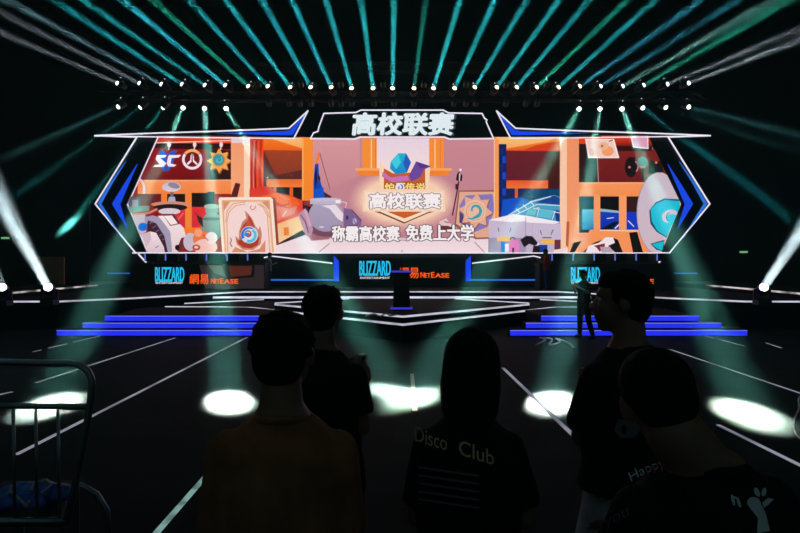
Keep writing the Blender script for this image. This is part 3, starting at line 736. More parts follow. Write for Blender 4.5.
floor_line('thin broken white floor tape by the outer end of the right stair', (703,335.5),(744,346), .04, ltape, [(0,.3),(.4,1)])
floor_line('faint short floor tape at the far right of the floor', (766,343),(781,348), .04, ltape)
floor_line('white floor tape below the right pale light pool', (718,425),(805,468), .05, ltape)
floor_line('short floor tape inside the middle light pool', (412,374),(415,411), .06, mat('pink_tape',(200,150,140),.5))
# loose cables
def cable(name, label, pts, r, m, cat='cable'):
    q = []
    pts = [Vector(p) for p in pts]
    for i in range(len(pts)-1):
        p0 = pts[max(i-1,0)]; p1 = pts[i]; p2 = pts[i+1]; p3 = pts[min(i+2,len(pts)-1)]
        for k in range(6):
            s = k/6; q.append(.5*((2*p1)+(p2-p0)*s+(2*p0-5*p1+4*p2-p3)*s*s+(3*p1-p0-3*p2+p3)*s**3))
    q.append(pts[-1])
    o = obj(name, MB().tube(q, r, 6), m, at=pts[0]); return tag(o, label, cat)
zc = .012
cable('cable', 'thin white cable curling on the floor at the right edge', [G(808,388,zc),G(799,398,zc),G(799,408,zc),G(794,420,zc),G(794,430,zc),G(800,438,zc),G(812,441,zc)], .01, tape)
cable('cable', 'tangle of pale cable at the foot of the right stair', [G(536,345,zc),G(545,340,zc),G(540,337.5,zc),G(552,339,zc),G(549,345,zc),G(560,342,zc),G(556,338.5,zc),G(568,343,zc),G(574,349,zc)], .022, tape)
cable('cable', 'short tangle of cable on the stage front left of the lectern', [G(366,315.8,zM+.02),G(374,314,zM+.02),G(380,316.2,zM+.02),G(386,313.6,zM+.02),G(390,315.5,zM+.02),G(396,314.6,zM+.02)], .02, mat('grey_cable',(120,120,130),.5))

# ------------------------------------------------------------ truss and moving heads
def truss(label, z, x0, x1, Y):
    t = thing('lighting_truss', label, 'truss', ((x0+x1)/2,Y,z))
    h = .18
    for dy in (-h,h):
        for dz in (-h,h):
            obj('chord', MB().cone((x0,Y+dy,z+dz),(x1,Y+dy,z+dz),.025,.025,8), darkmetal, t)
    mb = MB(); n = int((x1-x0)/.6); d = (x1-x0)/n
    for i in range(n):
        a = x0+i*d; b = a+d
        for dy in (-h,h): mb.cone((a,Y+dy,z-h if i%2 else z+h),(b,Y+dy,z+h if i%2 else z-h),.012,.012,5)
        for dz in (-h,h): mb.cone((a,Y-h if i%2 else Y+h,z+dz),(b,Y+h if i%2 else Y-h,z+dz),.012,.012,5)
    obj('bracing', mb, darkmetal, t)
    mb = MB()
    for x in (x0+1, (x0+x1)/2, x1-1): mb.cone((x,Y,z+h),(x,Y,16),.01,.01,5)
    obj('hanging_cable', mb, darkmetal, t)
YT = 24.0
zT1 = 9.34+.72; zT2 = 8.42+.72
truss('upper dark lighting truss carrying the fan of upward beams', zT1, -13, 13, YT)
truss('lower dark lighting truss carrying the downward beams', zT2+.0, -13, 13, YT+.95)
HEADZ = .34
proto = {}
bodym = mat('fixture_black', (22,22,24), .5)
def head_parts():
    b = MB().b2((-.15,-.12,-.12),(.15,.12,0)); proto['base'] = b.mesh('base')
    y = MB()
    for s in (-1,1): y.b2((s*.15-.02,-.05,-.36),(s*.15+.02,.05,-.15))
    y.b2((-.17,-.06,-.17),(.17,.06,-.12)); proto['yoke'] = y.mesh('yoke')
    h = MB().lathe([(.05,.2),(.11,.17),(.125,.05),(.125,-.08),(.105,-.16),(.095,-.2)], n=16); proto['head'] = h.mesh('head')
    l = MB().lathe([(.088,-.195),(.085,-.225),(.06,-.25),(.02,-.262)], n=14); proto['lens'] = l.mesh('lens')
    i = MB().ell((.0,-.13,-.06), .018, 6, 5); proto['indicator'] = i.mesh('indicator')
    for k in proto: fixn(proto[k])
    for k in ('base','yoke','head'): proto[k].materials.append(bodym)
    proto['indicator'].materials.append(emit('indicator_led',(235,240,250),1.5))
head_parts()
lens_mats = {}
def fixture(pos_lens, target, label, group, color, power, cone, lens_rgb, lens_pow=4, standing=False, blend=.35):
    """pos_lens: centre of the head; target: point aimed at"""
    c = Vector(pos_lens); d = (Vector(target)-c).normalized(); c = c-d*.22
    sgn = -1 if standing else 1
    root = thing('moving_head_light', label, 'stage light', c+Vector((0,0,HEADZ*sgn)), group)
    if standing: flip = PI
    else: flip = 0
    pan = math.atan2(-d.x, d.y); tilt = math.atan2(math.hypot(d.x,d.y), -d.z)
    def part(k, rot=None, loc=(0,0,0), par=root):
        o = bpy.data.objects.new(k, proto[k]); col.objects.link(o); o.parent = par
        o.location = loc
        if rot is not None: o.rotation_euler = rot
        return o
    base = part('base', (flip,0,0)); 
    part('yoke', (flip,0,pan))
    hd = part('head', (tilt,0,pan), (0,0,-HEADZ*sgn))
    key = (lens_rgb, lens_pow)
    if key not in lens_mats:
        me = proto['lens'].copy(); me.materials.append(emit('lens_%d'%len(lens_mats), lens_rgb, lens_pow)); lens_mats[key] = me
    ln = bpy.data.objects.new('lens', lens_mats[key]); col.objects.link(ln); ln.parent = hd
    if not standing: part('indicator', None, (0,0,.0))
    l = bpy.data.lights.new('beam_lamp','AREA'); l.energy = power*AREAK; l.color = color
    l.shape = 'DISK'; l.size = .17; l.spread = math.radians(cone)
    lo = bpy.data.objects.new('beam_lamp', l); col.objects.link(lo); lo.parent = root
    lo.location = Vector((0,0,-HEADZ*sgn)) + d*.31
    lo.rotation_euler = d.to_track_quat('-Z','Y').to_euler()
    return root
UP = [(117,84,0,32),(139,84,0,12),(161,85,7,0),(181.6,85,54,0),(204.5,86,83,0),(225,86,123,0),(248,87,153,0),(267.6,87,189,0),(290,88,226,0),(310.6,88,262,0),(331,88,292,0),(351.5,89,326,0),(373,89,361,0),(392.6,89,394,0),(414,89,426,0),(433.5,89,460,0),(454.7,89,495,0),(475,88,527,0),(497,88,559,0),(517,88,589,0),(537,88,628,0),(558.7,88,655,0),(580,87,702,0),(601,87,739,0),(623,87,773,0),(644,86,790,0),(667.7,85,800,29),(689,84,800,40)]
GREY = (.45,.62,.7); TEAL = (.03,.62,.66); GREEN = (.03,.62,.42); BLUE = (.05,.45,.62)
ucol = [GREY,GREY,(.25,.6,.7),TEAL,TEAL,(.04,.62,.72),GREEN,TEAL,TEAL,TEAL,TEAL,TEAL,TEAL,TEAL,(.02,.4,.32),TEAL,TEAL,TEAL,TEAL,TEAL,GREEN,TEAL,BLUE,BLUE,(.2,.6,.55),GREEN,GREY,GREY]
upow = [.35,.35,.5,.8,.8,1.3,.7,.9,1,1,1.1,1.1,1.1,1.2,.6,1.2,1.1,1,1,.9,.9,.8,.7,.45,.9,.7,.4,.55]
AREAK = .001
HZ = (.32,.95,.92)
def lampcol(c):
    q = [a/b for a,b in zip(c,HZ)]; m = max(q); return tuple(a/m for a in q), m
PW_UP = 1.95e5
def ordinal(i, n, side=None):
    w = ['first','second','third','fourth','fifth','sixth','seventh','eighth','ninth','tenth','eleventh','twelfth','thirteenth','fourteenth']
    return w[i]
for i,(x,y,a,b) in enumerate(UP):
    lab = ('stage light on the upper truss throwing a beam upward, %s from the left end' % ordinal(i,14)) if i < 14 else ('stage light on the upper truss throwing a beam upward, %s from the right end' % ordinal(27-i,14))
    warm = (255,240,190) if 5 < i < 23 else (225,240,255)
    fixture(P(x,y-1,YT), P(a,b,20.5), lab, 'upward beam lights on the upper truss', lampcol(ucol[i])[0], PW_UP*upow[i]*lampcol(ucol[i])[1], 2.8, warm)
PW_DN = .78e5
DN = [(118,108,-60,185,20,(.5,.7,.75),.25,2.4),(140,108.5,0,206,23,(.1,.6,.62),.35,2.4),(163,109,70,224,27,(.12,.7,.62),.6,2.8),(183,109,50,405,None,(.60,.82,.68),.9,2.1),(204.5,109.5,229,401,None,(.70,.84,.76),1.0,1.75),(226,109.5,397,393,None,(.60,.82,.68),.9,2.0),
      (579,110,413,398,None,(.60,.82,.68),.9,2.0),(600,110,552,402,None,(.70,.84,.76),1.0,1.75),(622,110,748,413,None,(.60,.82,.68),1.0,2.1),(643,109,800,225,18,(.05,.6,.7),.6,2.4),(666,108.5,760,140,21,(.3,.6,.6),.12,2.4),(689,108,800,135,20,(.4,.6,.68),.3,2.0)]
for i,(x,y,a,b,Y,c,pw,cn) in enumerate(DN):
    tgt = P(a,b,Y) if Y else G(a,b)
    lab = 'stage light on the lower truss aiming down, %s from the %s end' % ((ordinal(i,6),'left') if i < 6 else (ordinal(11-i,6),'right'))
    fixture(P(x,y-1,YT+.95), tgt, lab, 'downward beam lights on the lower truss', c, PW_DN*pw, cn, (235,250,240), 7)
# small unlit par cans between them
pc = None
def par(loc, label):
    global pc
    if pc is None:
        pc = thing('par_light', label, 'stage light', loc, 'unlit round lamps on the trusses')
        M = Matrix.Rotation(math.radians(60), 4, 'X')
        obj('housing', MB().lathe([(.05,.18),(.1,.12),(.11,-.12)], M), bodym, pc, local=True, smooth=False)
        obj('lens', MB().lathe([(.1,-.122),(.09,-.135),(.03,-.145)], M), mat('glass_grey',(150,160,170),.2), pc, local=True)
        obj('clamp', MB().b2((-.02,-.02,.05),(.02,.02,.3)), darkmetal, pc, local=True)
        return
    r = pc.copy(); col.objects.link(r); r.location = loc; r['label'] = label
    for ch in pc.children:
        c = ch.copy(); col.objects.link(c); c.parent = r
for k,x in enumerate((258,301,341,383,424,466,506,547)):
    v = P(x,84,YT-.35); par(v, 'small unlit round lamp on the upper truss, %s from the left' % ordinal(k,8))
for k,x in enumerate((269,289,300,311,331,341,352,374,394,414,454,466,476,506,526,537)):
    v = P(x,103,YT+.1); par(v, 'small unlit round lamp on the lower truss, %s' % ((ordinal(k,8)+' from the left') if k < 8 else (ordinal(15-k,8)+' from the right')))

# floor standing lights on the wings
zh = zW+HEADZ
def wing(px, tx, ty, tY, lab, power, cone):
    Y = (EYE-zh)*F/(287-CY)
    fixture(P(px,287,Y), P(tx,ty,tY), lab, None, (1,.46,.5), power*.45, cone, (240,250,255), 9, standing=True, blend=.6)
wing(48,-22,160,8, 'bright white light standing on the left stage wing with a beam to the upper left', 1.1e6, 3.4)
wing(764,822,200,9, 'bright white light standing on the right stage wing with a beam to the upper right', 9e5, 3.0)
wing(2,-60,120,8, 'bright light at the far left end of the left stage wing', 2e5, 3.0)

# ------------------------------------------------------------ side structures
a = P(37,257,25.5); b = P(64,288,25.5)
t = thing('scenery_panel', 'tall brown panel standing behind the bright light on the left wing', 'stage panel', ((a.x+b.x)/2,25.5,zW))
obj('board', MB().b2((a.x,25.5,zW),(b.x,25.56,a.z)), mat('brown_board',(230,150,108),.6,noise=.15,scale=2), t)
obj('brace', MB().b2((a.x+.1,25.57,zW),(a.x+.16,25.65,a.z-.1)).b2((b.x-.16,25.57,zW),(b.x-.1,25.65,a.z-.1)), darkmetal, t)
a = P(40,199,27); b = P(89,288,27)
t = thing('masking_panel', 'tall black masking panel catching a pale green beam left of the screen', 'stage panel', ((a.x+b.x)/2,27,zW))
obj('cloth', MB().b2((a.x,27,zW),(b.x,27.05,a.z)), mat('masking_cloth',(34,40,36),.9,noise=.3,scale=1.5), t)
obj('frame_rail', MB().b2((a.x,27.06,zW),(a.x+.06,27.12,a.z)).b2((b.x-.06,27.06,zW),(b.x,27.12,a.z)), darkmetal, t)
def exit_light(px,py,lab):
    v = P(px,py,31.5); o = obj('wall_lamp', MB().b2((v.x-.18,31.45,v.z-.05),(v.x+.18,31.6,v.z+.05)), emit('green_lamp',(110,190,130),.9), at=v); tag(o, lab, 'lamp', 'green wall lamps')
exit_light(5,238,'small green wall lamp at the far left edge'); exit_light(54,251,'small green wall lamp above the brown door'); exit_light(744,252,'small green wall lamp right of the screen')

# ------------------------------------------------------------ people
skin = mat('skin', (150,105,82), .55)
skin_d = skin
def rotm(rx=0, ry=0, rz=0): return Euler((rx,ry,rz),'XYZ').to_matrix().to_4x4()
def hand(mb, w, d, n, side, curl=.6, sc_=1.0):
    """w wrist, d pointing direction, n palm normal, side=+1 thumb on s side"""
    w = Vector(w); d = Vector(d).normalized(); n = Vector(n); n = (n-d*n.dot(d)).normalized(); s = d.cross(n)*side
    k = sc_
    for i, off in enumerate((-.027,-.009,.009,.027)):
        mb.limb([w+s*off*.6*k, w+d*.05*k+s*off*k, w+d*.085*k+s*off*k], [.017*k,.0155*k,.0125*k], 8)
    lens = ((.032,.02,.018),(.042,.027,.02),(.045,.03,.022),(.04,.026,.02))
    for i, off in enumerate((-.029,-.010,.010,.029)):
        p = w+d*(.085 if i else .078)*k+s*off*k; a = curl*.5; pts = [p]; 
        for L in lens[i]:
            dd = d*math.cos(a)+n*math.sin(a)+s*(off*2.0); p = p+dd.normalized()*L*k; pts.append(p); a += curl
        mb.limb(pts, [.0098*k,.009*k,.0085*k,.0075*k], 8)
    p = w+d*.02*k+s*.026*k; pts = [p, p+(d*.5+s*.75+n*.35).normalized()*.04*k]
    pts.append(pts[-1]+(d*.85+s*.3+n*.45).normalized()*.032*k); pts.append(pts[-1]+(d*.9+n*.5).normalized()*.024*k)
    mb.limb(pts, [.015*k,.012*k,.0105*k,.009*k], 8)
def person(label, x, y, yaw, H=1.72, head_pos=(0,.02), head_rot=(0,0,0), bulk=1.0, arms=None, legs=None, hair='short', lean=None,
           shirt=(20,20,22), trousers=(20,22,28), hairc=(12,11,12), sleeve=.62, vox=.011, group=None, hands=True, z0=0, shirt_len=.86, shirt_name='shirt', hips=(0,0), long_sleeve=False, drop=0.0, neckr=.056, fuzz=0, headk=1.0, shx=.148):
    s = H/1.72; R = thing('person', label, 'person', (x,y,z0), group, yaw)
    hx, hy = hips
    lx, ly = (lean or (0,0))
    B = MB()
    def tw(z):   # torso centre line: leans progressively above the hips
        t = max(0, (z-.9)/.52); return hx+(lx-hx)*t, hy+(ly-hy)*t
    tor = [(.80,.150,.105),(.90,.165,.118),(1.0,.150,.108),(1.08,.140,.102),(1.2,.155,.112),(1.3,.158,.112),(1.36,.150,.10),(1.40,.118,.082),(1.435,.085,.068),(1.47,.060,.060)]
    rg = [(tw(z)[0], tw(z)[1]-.005, z-drop*max(0,(z-.9)/.55), rx*bulk, ry*bulk) for z,rx,ry in tor]
    B.rings(rg, 24, 2.3)
    # neck and head
    sx, sy = tw(1.42); nb = Vector((sx, sy-.01, 1.42-drop))
    hc = Vector((head_pos[0], head_pos[1], 1.605-drop)) if len(head_pos) == 2 else Vector(head_pos)
    HM = Matrix.Translation(hc) @ rotm(*head_rot)
    HR = HM.to_3x3()
    hp = lambda a,b,c: HM @ (Vector((a,b,c))*headk)
    B.limb([nb, hp(0,-.025,-.075)], [neckr*1.08,neckr], 14)
    B.ell(hp(0,-.008,.022), Vector((.074,.092,.092))*headk, 18, 12, R=HR)
    B.ell(hp(0,.028,-.028), Vector((.062,.062,.078))*headk, 16, 10, R=HR)
    B.ell(hp(0,.058,-.088), Vector((.030,.026,.022))*headk, 12, 8, R=HR)     # chin
    B.ell(hp(0,.055,-.05), Vector((.042,.034,.030))*headk, 12, 8, R=HR)      # mouth barrel
    B.cone(hp(0,.080,.014), hp(0,.106,-.022), .008, .014, 8); B.ell(hp(0,.100,-.024), Vector((.016,.014,.011))*headk, 10, 6, R=HR)
    B.ell(hp(0,.086,-.052), Vector((.024,.010,.006))*headk, 10, 6, R=HR); B.ell(hp(0,.084,-.062), Vector((.022,.010,.006))*headk, 10, 6, R=HR)
    for q in (-1,1):
        B.ell(hp(q*.030,.078,.030), Vector((.022,.012,.008))*headk, 10, 6, R=HR)   # brow
        B.ell(hp(q*.038,.058,-.018), Vector((.022,.026,.022))*headk, 10, 6, R=HR)  # cheek
        B.ell(hp(q*.079,-.008,-.006), Vector((.010,.020,.031))*headk, 10, 8, R=HR @ Euler((0,0,-q*.35)).to_matrix())  # ear
    # arms
    SH = {}
    arms = arms or {}
    for q, nm in ((-1,'L'),(1,'R')):
        a = Vector((sx+q*shx*bulk, sy, 1.345-drop)); cfg = arms.get(nm, {})
        el = Vector(cfg.get('elbow', (sx+q*(shx+.022)*bulk, sy-.02, 1.07-drop))); wr = Vector(cfg.get('wrist', (sx+q*(shx+.03)*bulk, sy+.05, .84-drop)))
        SH[nm] = (a, el, wr)
        B.limb([a, a.lerp(el,.5), el, el.lerp(wr,.3), wr], [.050*bulk,.044*bulk,.036,.036,.026], 12)
        dd = Vector(cfg['hd']) if 'hd' in cfg else (wr-el); nn = Vector(cfg.get('hn', (-q,0,0)))
        if hands: hand(B, wr, dd, nn, cfg.get('th', 1 if q > 0 else -1), cfg.get('curl', .45))
        else: B.ell(wr+(wr-el).normalized()*.07, (.03,.03,.07))
    LG = []
    for q, nm in ((-1,'L'),(1,'R')):
        c = (legs or {}).get(nm, {})
        hpj = Vector((hx+q*.088, hy, .88)); kn = Vector(c.get('knee', (q*.10, .02, .48))); an = Vector(c.get('ankle', (q*.11, -.01, .085))); toe = Vector(c.get('toe', (an.x+q*.02, an.y+.15, .035)))
        LG.append((hpj, kn, an, toe))
        B.limb([hpj, hpj.lerp(kn,.45), kn, kn.lerp(an,.3), an], [.088,.076,.056,.054,.038], 12)
        B.limb([an, an+Vector((0,-.02,-.045)), toe], [.036,.034,.028], 10)
    for v in B.v: v *= s
    body = voxel(B, vox, 3, 'body')
    bo = obj('body', body, skin, R, local=True, smooth=True)
    # eyes
    for q in (-1,1):
        e = MB().ell(hp(q*.030,.067,.012)*s, .0115*s, 10, 8); eo = obj('eye', e, mat('eye_white',(215,212,205),.2), R, local=True, smooth=True)
    mt = MB().ell(hp(0,.0935,-.057)*s, (.018*s,.003*s,.0018*s), 10, 6, R=HR); obj('mouth', mt, mat('lip_dark',(120,62,58),.5), R, local=True, smooth=True)
    # shirt
    C = MB(); ex = .018
    rg = [(tw(z)[0], tw(z)[1]-.005, z-drop*max(0,(z-.9)/.55), (rx+ex)*bulk, (ry+ex)*bulk) for z,rx,ry in [(shirt_len,.180,.134),(.95,.174,.128),(1.05,.158,.118),(1.2,.168,.122),(1.3,.164,.120),(1.355,.152,.106),(1.395,.118,.084),(1.43,.083,.062),(1.45,.055,.05)]]
    rg = [q for q in rg if q[2] >= shirt_len-drop*.1-1e-6]; C.rings(rg, 26, 2.3)
    for nm in ('L','R'):
        a, el, wr = SH[nm]; e2 = a.lerp(el, sleeve)
        if long_sleeve: C.limb([a, a.lerp(el,.5), el, el.lerp(wr,.9)], [.066*bulk,.062*bulk,.054,.040], 14)
        else:
            C.ell(a, .060*bulk); C.cone(a, e2, .060*bulk, .066*bulk, 16)
    for v in C.v: v *= s
    sh = voxel(C, vox, 4, shirt_name)
    bvh = BVHTree.FromPolygons([v.co.copy() for v in sh.vertices], [tuple(p.vertices) for p in sh.polygons])
    so = obj(shirt_name, sh, mat('cloth_%s_%d_%d_%d' % ((shirt_name,)+tuple(shirt)), shirt, .85, noise=.25, scale=14, bump=.3, spec=.2), R, local=True, smooth=True)
    # collar
    cl = MB(); pts = []
    for k in range(17):
        t = 2*PI*k/16; pts.append((nb+Vector((.066*math.cos(t), .066*math.sin(t)-.004, .018-.012*math.sin(t))))*s)
    cl.tube(pts, .011*s, 8); obj('collar', cl, so.data.materials[0], R, local=True, smooth=True)
    # trousers
    T = MB(); T.rings([(hx,hy,.80,.155,.118),(hx,hy,.90,.176,.128),(hx,hy,.97,.166,.122),(hx,hy,1.0,.16,.118)], 24, 2.3)
    for hpj,kn,an,toe in LG: T.limb([hpj, hpj.lerp(kn,.45), kn, kn.lerp(an,.5), an+Vector((0,0,.03))], [.100,.090,.074,.066,.058], 14)
    for v in T.v: v *= s
    obj('trousers', voxel(T, max(vox,.012), 4, 'trousers'), mat('trousers_%d_%d_%d' % tuple(trousers), trousers, .85, noise=.3, scale=10, bump=.4, spec=.2), R, local=True, smooth=True)
    for hpj,kn,an,toe in LG:
        Sx = MB(); d = (toe-an); d.z = 0; d.normalize(); r = Matrix.Rotation(math.atan2(-d.x,d.y),3,'Z')
        c0 = Vector((an.x,an.y,0)); 
        Sx.ell(c0+d*.045+Vector((0,0,.045)), (.05,.135,.042), R=r); Sx.ell(c0-d*.02+Vector((0,0,.07)), (.046,.055,.05), R=r); Sx.box(c0+d*.045+Vector((0,0,.014)), (.088,.26,.022), R=r)
        for v in Sx.v: v *= s
        obj('shoe', voxel(Sx, .012, 2, 'shoe'), mat('shoe_dark',(30,30,34),.6), R, local=True, smooth=True)
    # hair
    Hh = MB()
    if hair == 'short':
        Hh.ell(hp(0,-.024,.031), Vector((.082,.090,.084))*headk, 20, 14, R=HR)
        Hh.ell(hp(0,-.048,-.010), Vector((.072,.058,.075))*headk, 16, 10, R=HR)
        Hh.ell(hp(0,.030,.072), Vector((.064,.052,.042))*headk, 16, 10, R=HR)
    elif hair == 'crop':
        Hh.ell(hp(0,-.020,.030), Vector((.0785,.088,.083))*headk, 20, 14, R=HR)
        Hh.ell(hp(0,-.048,-.006), Vector((.068,.056,.066))*headk, 16, 10, R=HR)
    elif hair == 'long':
        Hh.ell(hp(0,-.018,.030), Vector((.092,.096,.098))*headk, 20, 14, R=HR)
        for q in (-1,1): Hh.limb([hp(q*.058,-.01,.02), hp(q*.070,-.022,-.06), hp(q*.066,-.035,-.14), hp(q*.055,-.045,-.19)], [.032,.030,.026,.014], 12)
        Hh.rings([tuple(hp(0,-.045,.03))+(.092,.062), tuple(hp(0,-.05,-.04))+(.094,.056), tuple(hp(0,-.055,-.10))+(.09,.045), tuple(hp(0,-.06,-.16))+(.08,.036), tuple(hp(0.004,-.064,-.215))+(.062,.024)], 22, 2.6)
    nrm = []
    rnd = random.Random(int(x*97+y*31))
    if fuzz:
        cc = hp(0,-.02,.03)
        for k in range(fuzz):
            t = rnd.uniform(0,2*PI); ph = rnd.uniform(-.35,1.5)
            d = HR @ Vector((math.cos(t)*math.cos(ph), math.sin(t)*math.cos(ph)-.15, math.sin(ph)))
            if d.y > .55 and d.z < .5: continue
            d.normalize(); a = cc+d*.078*headk; Hh.cone(a, a+d*(.013+.006*rnd.random())+HR @ Vector((rnd.uniform(-.005,.005),rnd.uniform(-.005,.005),0)), .010, .004, 6)
    for v in Hh.v: v *= s
    obj('hair', voxel(Hh, min(vox,.008), 2 if fuzz else 3, 'hair'), mat('hair_%d_%d_%d' % tuple(hairc), hairc, .8, noise=.3, scale=40, bump=.5, spec=.15), R, local=True, smooth=True)
    return R, bvh
bpy.context.view_layer.update()
def print_on(R, bvh, name, q2, fs, Y, m, eps=.004):
    """lettering printed on the cloth: picture-plane outline at depth Y laid onto the cloth surface"""
    Mi = R.matrix_basis.inverted(); Mr = Mi.to_3x3(); mb = MB(); vs = []
    for a,b in q2:
        w3 = P(a,b,Y); eye = Vector((0,0,EYE)); dirn = (Mr @ (w3-eye)).normalized()
        p = Mi @ (w3-(w3-eye).normalized()*.6); hit = bvh.ray_cast(p, dirn)
        vs.append((hit[0]-dirn*eps) if hit[0] is not None else p+dirn*.6)
    mb.add(vs, fs)
    return obj(name, mb, m, R, local=True)

# A: brown shirt, back to us
YA = 1.5
pos = P(281,0,YA)
RA, bA = person('person in a dark brown t-shirt at the left front, seen from behind', pos.x, YA+.02, .0, 1.68, (.0,.02), (0,0,-.12), 1.0, shirt=(158,100,64), hair='short', fuzz=160, sleeve=.75, vox=.010, headk=1.0, shx=.145)
# B: black polo, raised right hand
YB = 2.45
pos = P(322,0,YB)
RB, bB = person('person in a black collared shirt holding up one hand, behind the brown shirted one', pos.x, YB, -.35, 1.72, (.0,.02), (0,0,.1), .98,
    arms={'R':{'elbow':(.175,.02,1.13),'wrist':(.145,.07,1.275),'hd':(-.02,.02,1),'hn':(-.8,.5,0),'th':-1,'curl':.85}}, shirt=(16,16,20), hair='short', fuzz=90, sleeve=.72, vox=.008)
# C: woman, long hair
YC = 1.75
pos = P(468,0,YC)
RC, bC = person('woman with shoulder length dark hair in a black printed t-shirt, seen from behind', pos.x, YC, -.12, 1.605, (.01,.02), (0,.04,0), .95,
    arms={'R':{'elbow':(.185,.0,1.12),'wrist':(.10,.20,1.06),'hn':(0,0,-1)}, 'L':{'elbow':(-.165,.02,1.10),'wrist':(-.08,.22,1.08),'hn':(0,0,-1)}}, shirt=(15,15,16), hair='long', sleeve=.8, vox=.010, shx=.132)
# D: man in profile, grey trousers
YDm = 2.15
pos = P(628,0,YDm)
RD, bD = person('tall person in a black t-shirt and pale trousers, facing left on the right side', pos.x, YDm, .5, 1.785, (.0,.03), (0,0,.75), 1.02,
    arms={'R':{'elbow':(.15,.08,1.12),'wrist':(.08,.20,1.2),'hd':(-.3,.1,.9)}, 'L':{'elbow':(-.14,.09,1.12),'wrist':(.03,.20,1.18),'hd':(.8,.1,.4)}}, shirt=(15,16,18), trousers=(195,182,190), hair='short', fuzz=120, shirt_len=.955, legs={'L':{'knee':(-.13,.10,.48),'ankle':(-.13,.05,.085)}}, sleeve=.8, vox=.010)
# E: front right, leaning, head bowed to the left
YE = 1.18
pos = P(712,0,YE)
RE, bE = person('person in a black printed t-shirt bowing the head to the left, nearest on the right', pos.x, YE, .2, 1.66, (-.080,.065,1.574), (-.3,-.28,-.30), 1.04,
    arms={'R':{'elbow':(.22,.05,1.12),'wrist':(.05,.26,1.14)}, 'L':{'elbow':(-.21,.06,1.12),'wrist':(-.05,.26,1.12)}}, shirt=(16,16,19), hair='crop', sleeve=.8, vox=.010, lean=(0,.02), neckr=.062)
# prints
prn = mat('print_ochre', (235,195,150), .7); prw = mat('print_white', (235,235,240), .7); prd = mat('print_dim', (105,108,112), .8)
def curve_text(body, x0,y0,x1,y1, off, drop0, shear=0):
    q, fs = text_px(body, x0,y0,x1,y1, off, shear)
    return q, fs
for wd, xa, xb in (('Disco',415,447),('Club',459,494)):
    q, fs = text_px(wd, xa,426,xb,441, .016); q = [(a, b+(a-415)*.31) for a,b in q]
    print_on(RC, bC, 'lettering', q, fs, YC-.12, prn)
mb = []; fs = []
for k in range(5):
    y0 = 466+k*8; n = len(mb)
    for i in range(12):
        a = 418+i*5.6; mb += [(a, y0+i*.8), (a, y0+i*.8+2.4)]
    for i in range(11): fs.append((n+2*i, n+2*i+2, n+2*i+3, n+2*i+1))
print_on(RC, bC, 'faint_print', mb, fs, YC-.12, prd)
q, fs = text_px('Happy', 0,0,44,13, .01); q = [(628+a*.78+b*.35, 478+b*.9-13-a*.34-.004*a*(44-a)+8) for a,b in q]
print_on(RE, bE, 'lettering', q, fs, YE-.15, prw)
q, fs = text_px('you', 0,0,26,12, .01); q = [(604+a*.9+b*.2, 520-a*.5+b) for a,b in q]
print_on(RE, bE, 'lettering', q, fs, YE-.15, prd)
def blob(poly): return poly, [tuple(range(len(poly)))]
def oval(cx, cy, rx, ry, rot=0, n=12):
    c0, s0 = math.cos(math.radians(rot)), math.sin(math.radians(rot))
    return [(cx+rx*math.cos(2*PI*k/n)*c0-ry*math.sin(2*PI*k/n)*s0, cy+rx*math.cos(2*PI*k/n)*s0+ry*math.sin(2*PI*k/n)*c0) for k in range(n)]
for poly in (oval(754,503,7,6,20), [(750,508),(761,504),(766,514),(770,531),(757,533),(758,518)], [(762,503),(768,498),(774,499),(769,504),(764,508)], oval(757,492,2.6,5,-25), oval(764,492,2.4,4.5,15), oval(733,500,1.6,6,-15), oval(739,503,1.6,5,-20), [(731,495),(739,498),(739,500),(731,497)]):
    print_on(RE, bE, 'white_print', *blob(poly), YE-.15, prw)
print_on(RD, bD, 'faint_print', *blob([(618,420),(632,418),(640,430),(634,438),(620,438),(614,430)]), YDm-.15, prd)
# small thing held by B
bpy.context.view_layer.update()
hw = RB.matrix_basis @ Vector((.13,.105,1.385))
g = thing('handheld_device', 'small pale handheld device in the raised hand of the person in the black collared shirt', 'device', hw)
obj('case', MB().box(hw, (.022,.055,.075), R=rotm(0,.3,-.35).to_3x3()), mat('pale_plastic',(165,165,170),.35), g, bevel=.004)
obj('screen', MB().box(hw+Vector((.012,-.004,0)), (.002,.045,.062), R=rotm(0,.3,-.35).to_3x3()), mat('dark_glass',(20,24,28),.1), g)

# people on and by the stage
F1 = G(584,338)
person('crew member in dark clothes standing at the foot of the right stair', F1.x, F1.y, 2.2, 1.72, (0,.05), (-.3,0,0), .95, arms={'R':{'elbow':(.2,.08,1.14),'wrist':(.08,.28,1.3)}, 'L':{'elbow':(-.2,.08,1.14),'wrist':(-.06,.28,1.28)}},
    legs={'L':{'knee':(-.16,.04,.48),'ankle':(-.24,-.02,.085)},'R':{'knee':(.12,.0,.48),'ankle':(.16,-.04,.085)}}, shirt=(24,26,30), vox=.016, hands=True)
p2 = P(546.5,0,23.9)
person('person in a red and white top and blue trousers beside the right player desk', p2.x, 23.9, 1.4, 1.72, (0,.04), (-.25,0,0), .95, arms={'R':{'elbow':(.2,.08,1.14),'wrist':(.08,.28,1.2)}, 'L':{'elbow':(-.2,.10,1.14),'wrist':(-.06,.30,1.25)}},
    shirt=(170,40,40), trousers=(40,60,120), vox=.018, z0=zU, hands=True)
p3 = P(269,0,25.6)
person('person in a pale grey top beside the left player desk', p3.x, 25.6, -1.3, 1.62, (0,.04), (-.25,0,0), .95, arms={'R':{'elbow':(.2,.08,1.14),'wrist':(.08,.28,1.2)}},
    shirt=(140,145,165), trousers=(40,60,120), vox=.018, z0=zU, hands=True)

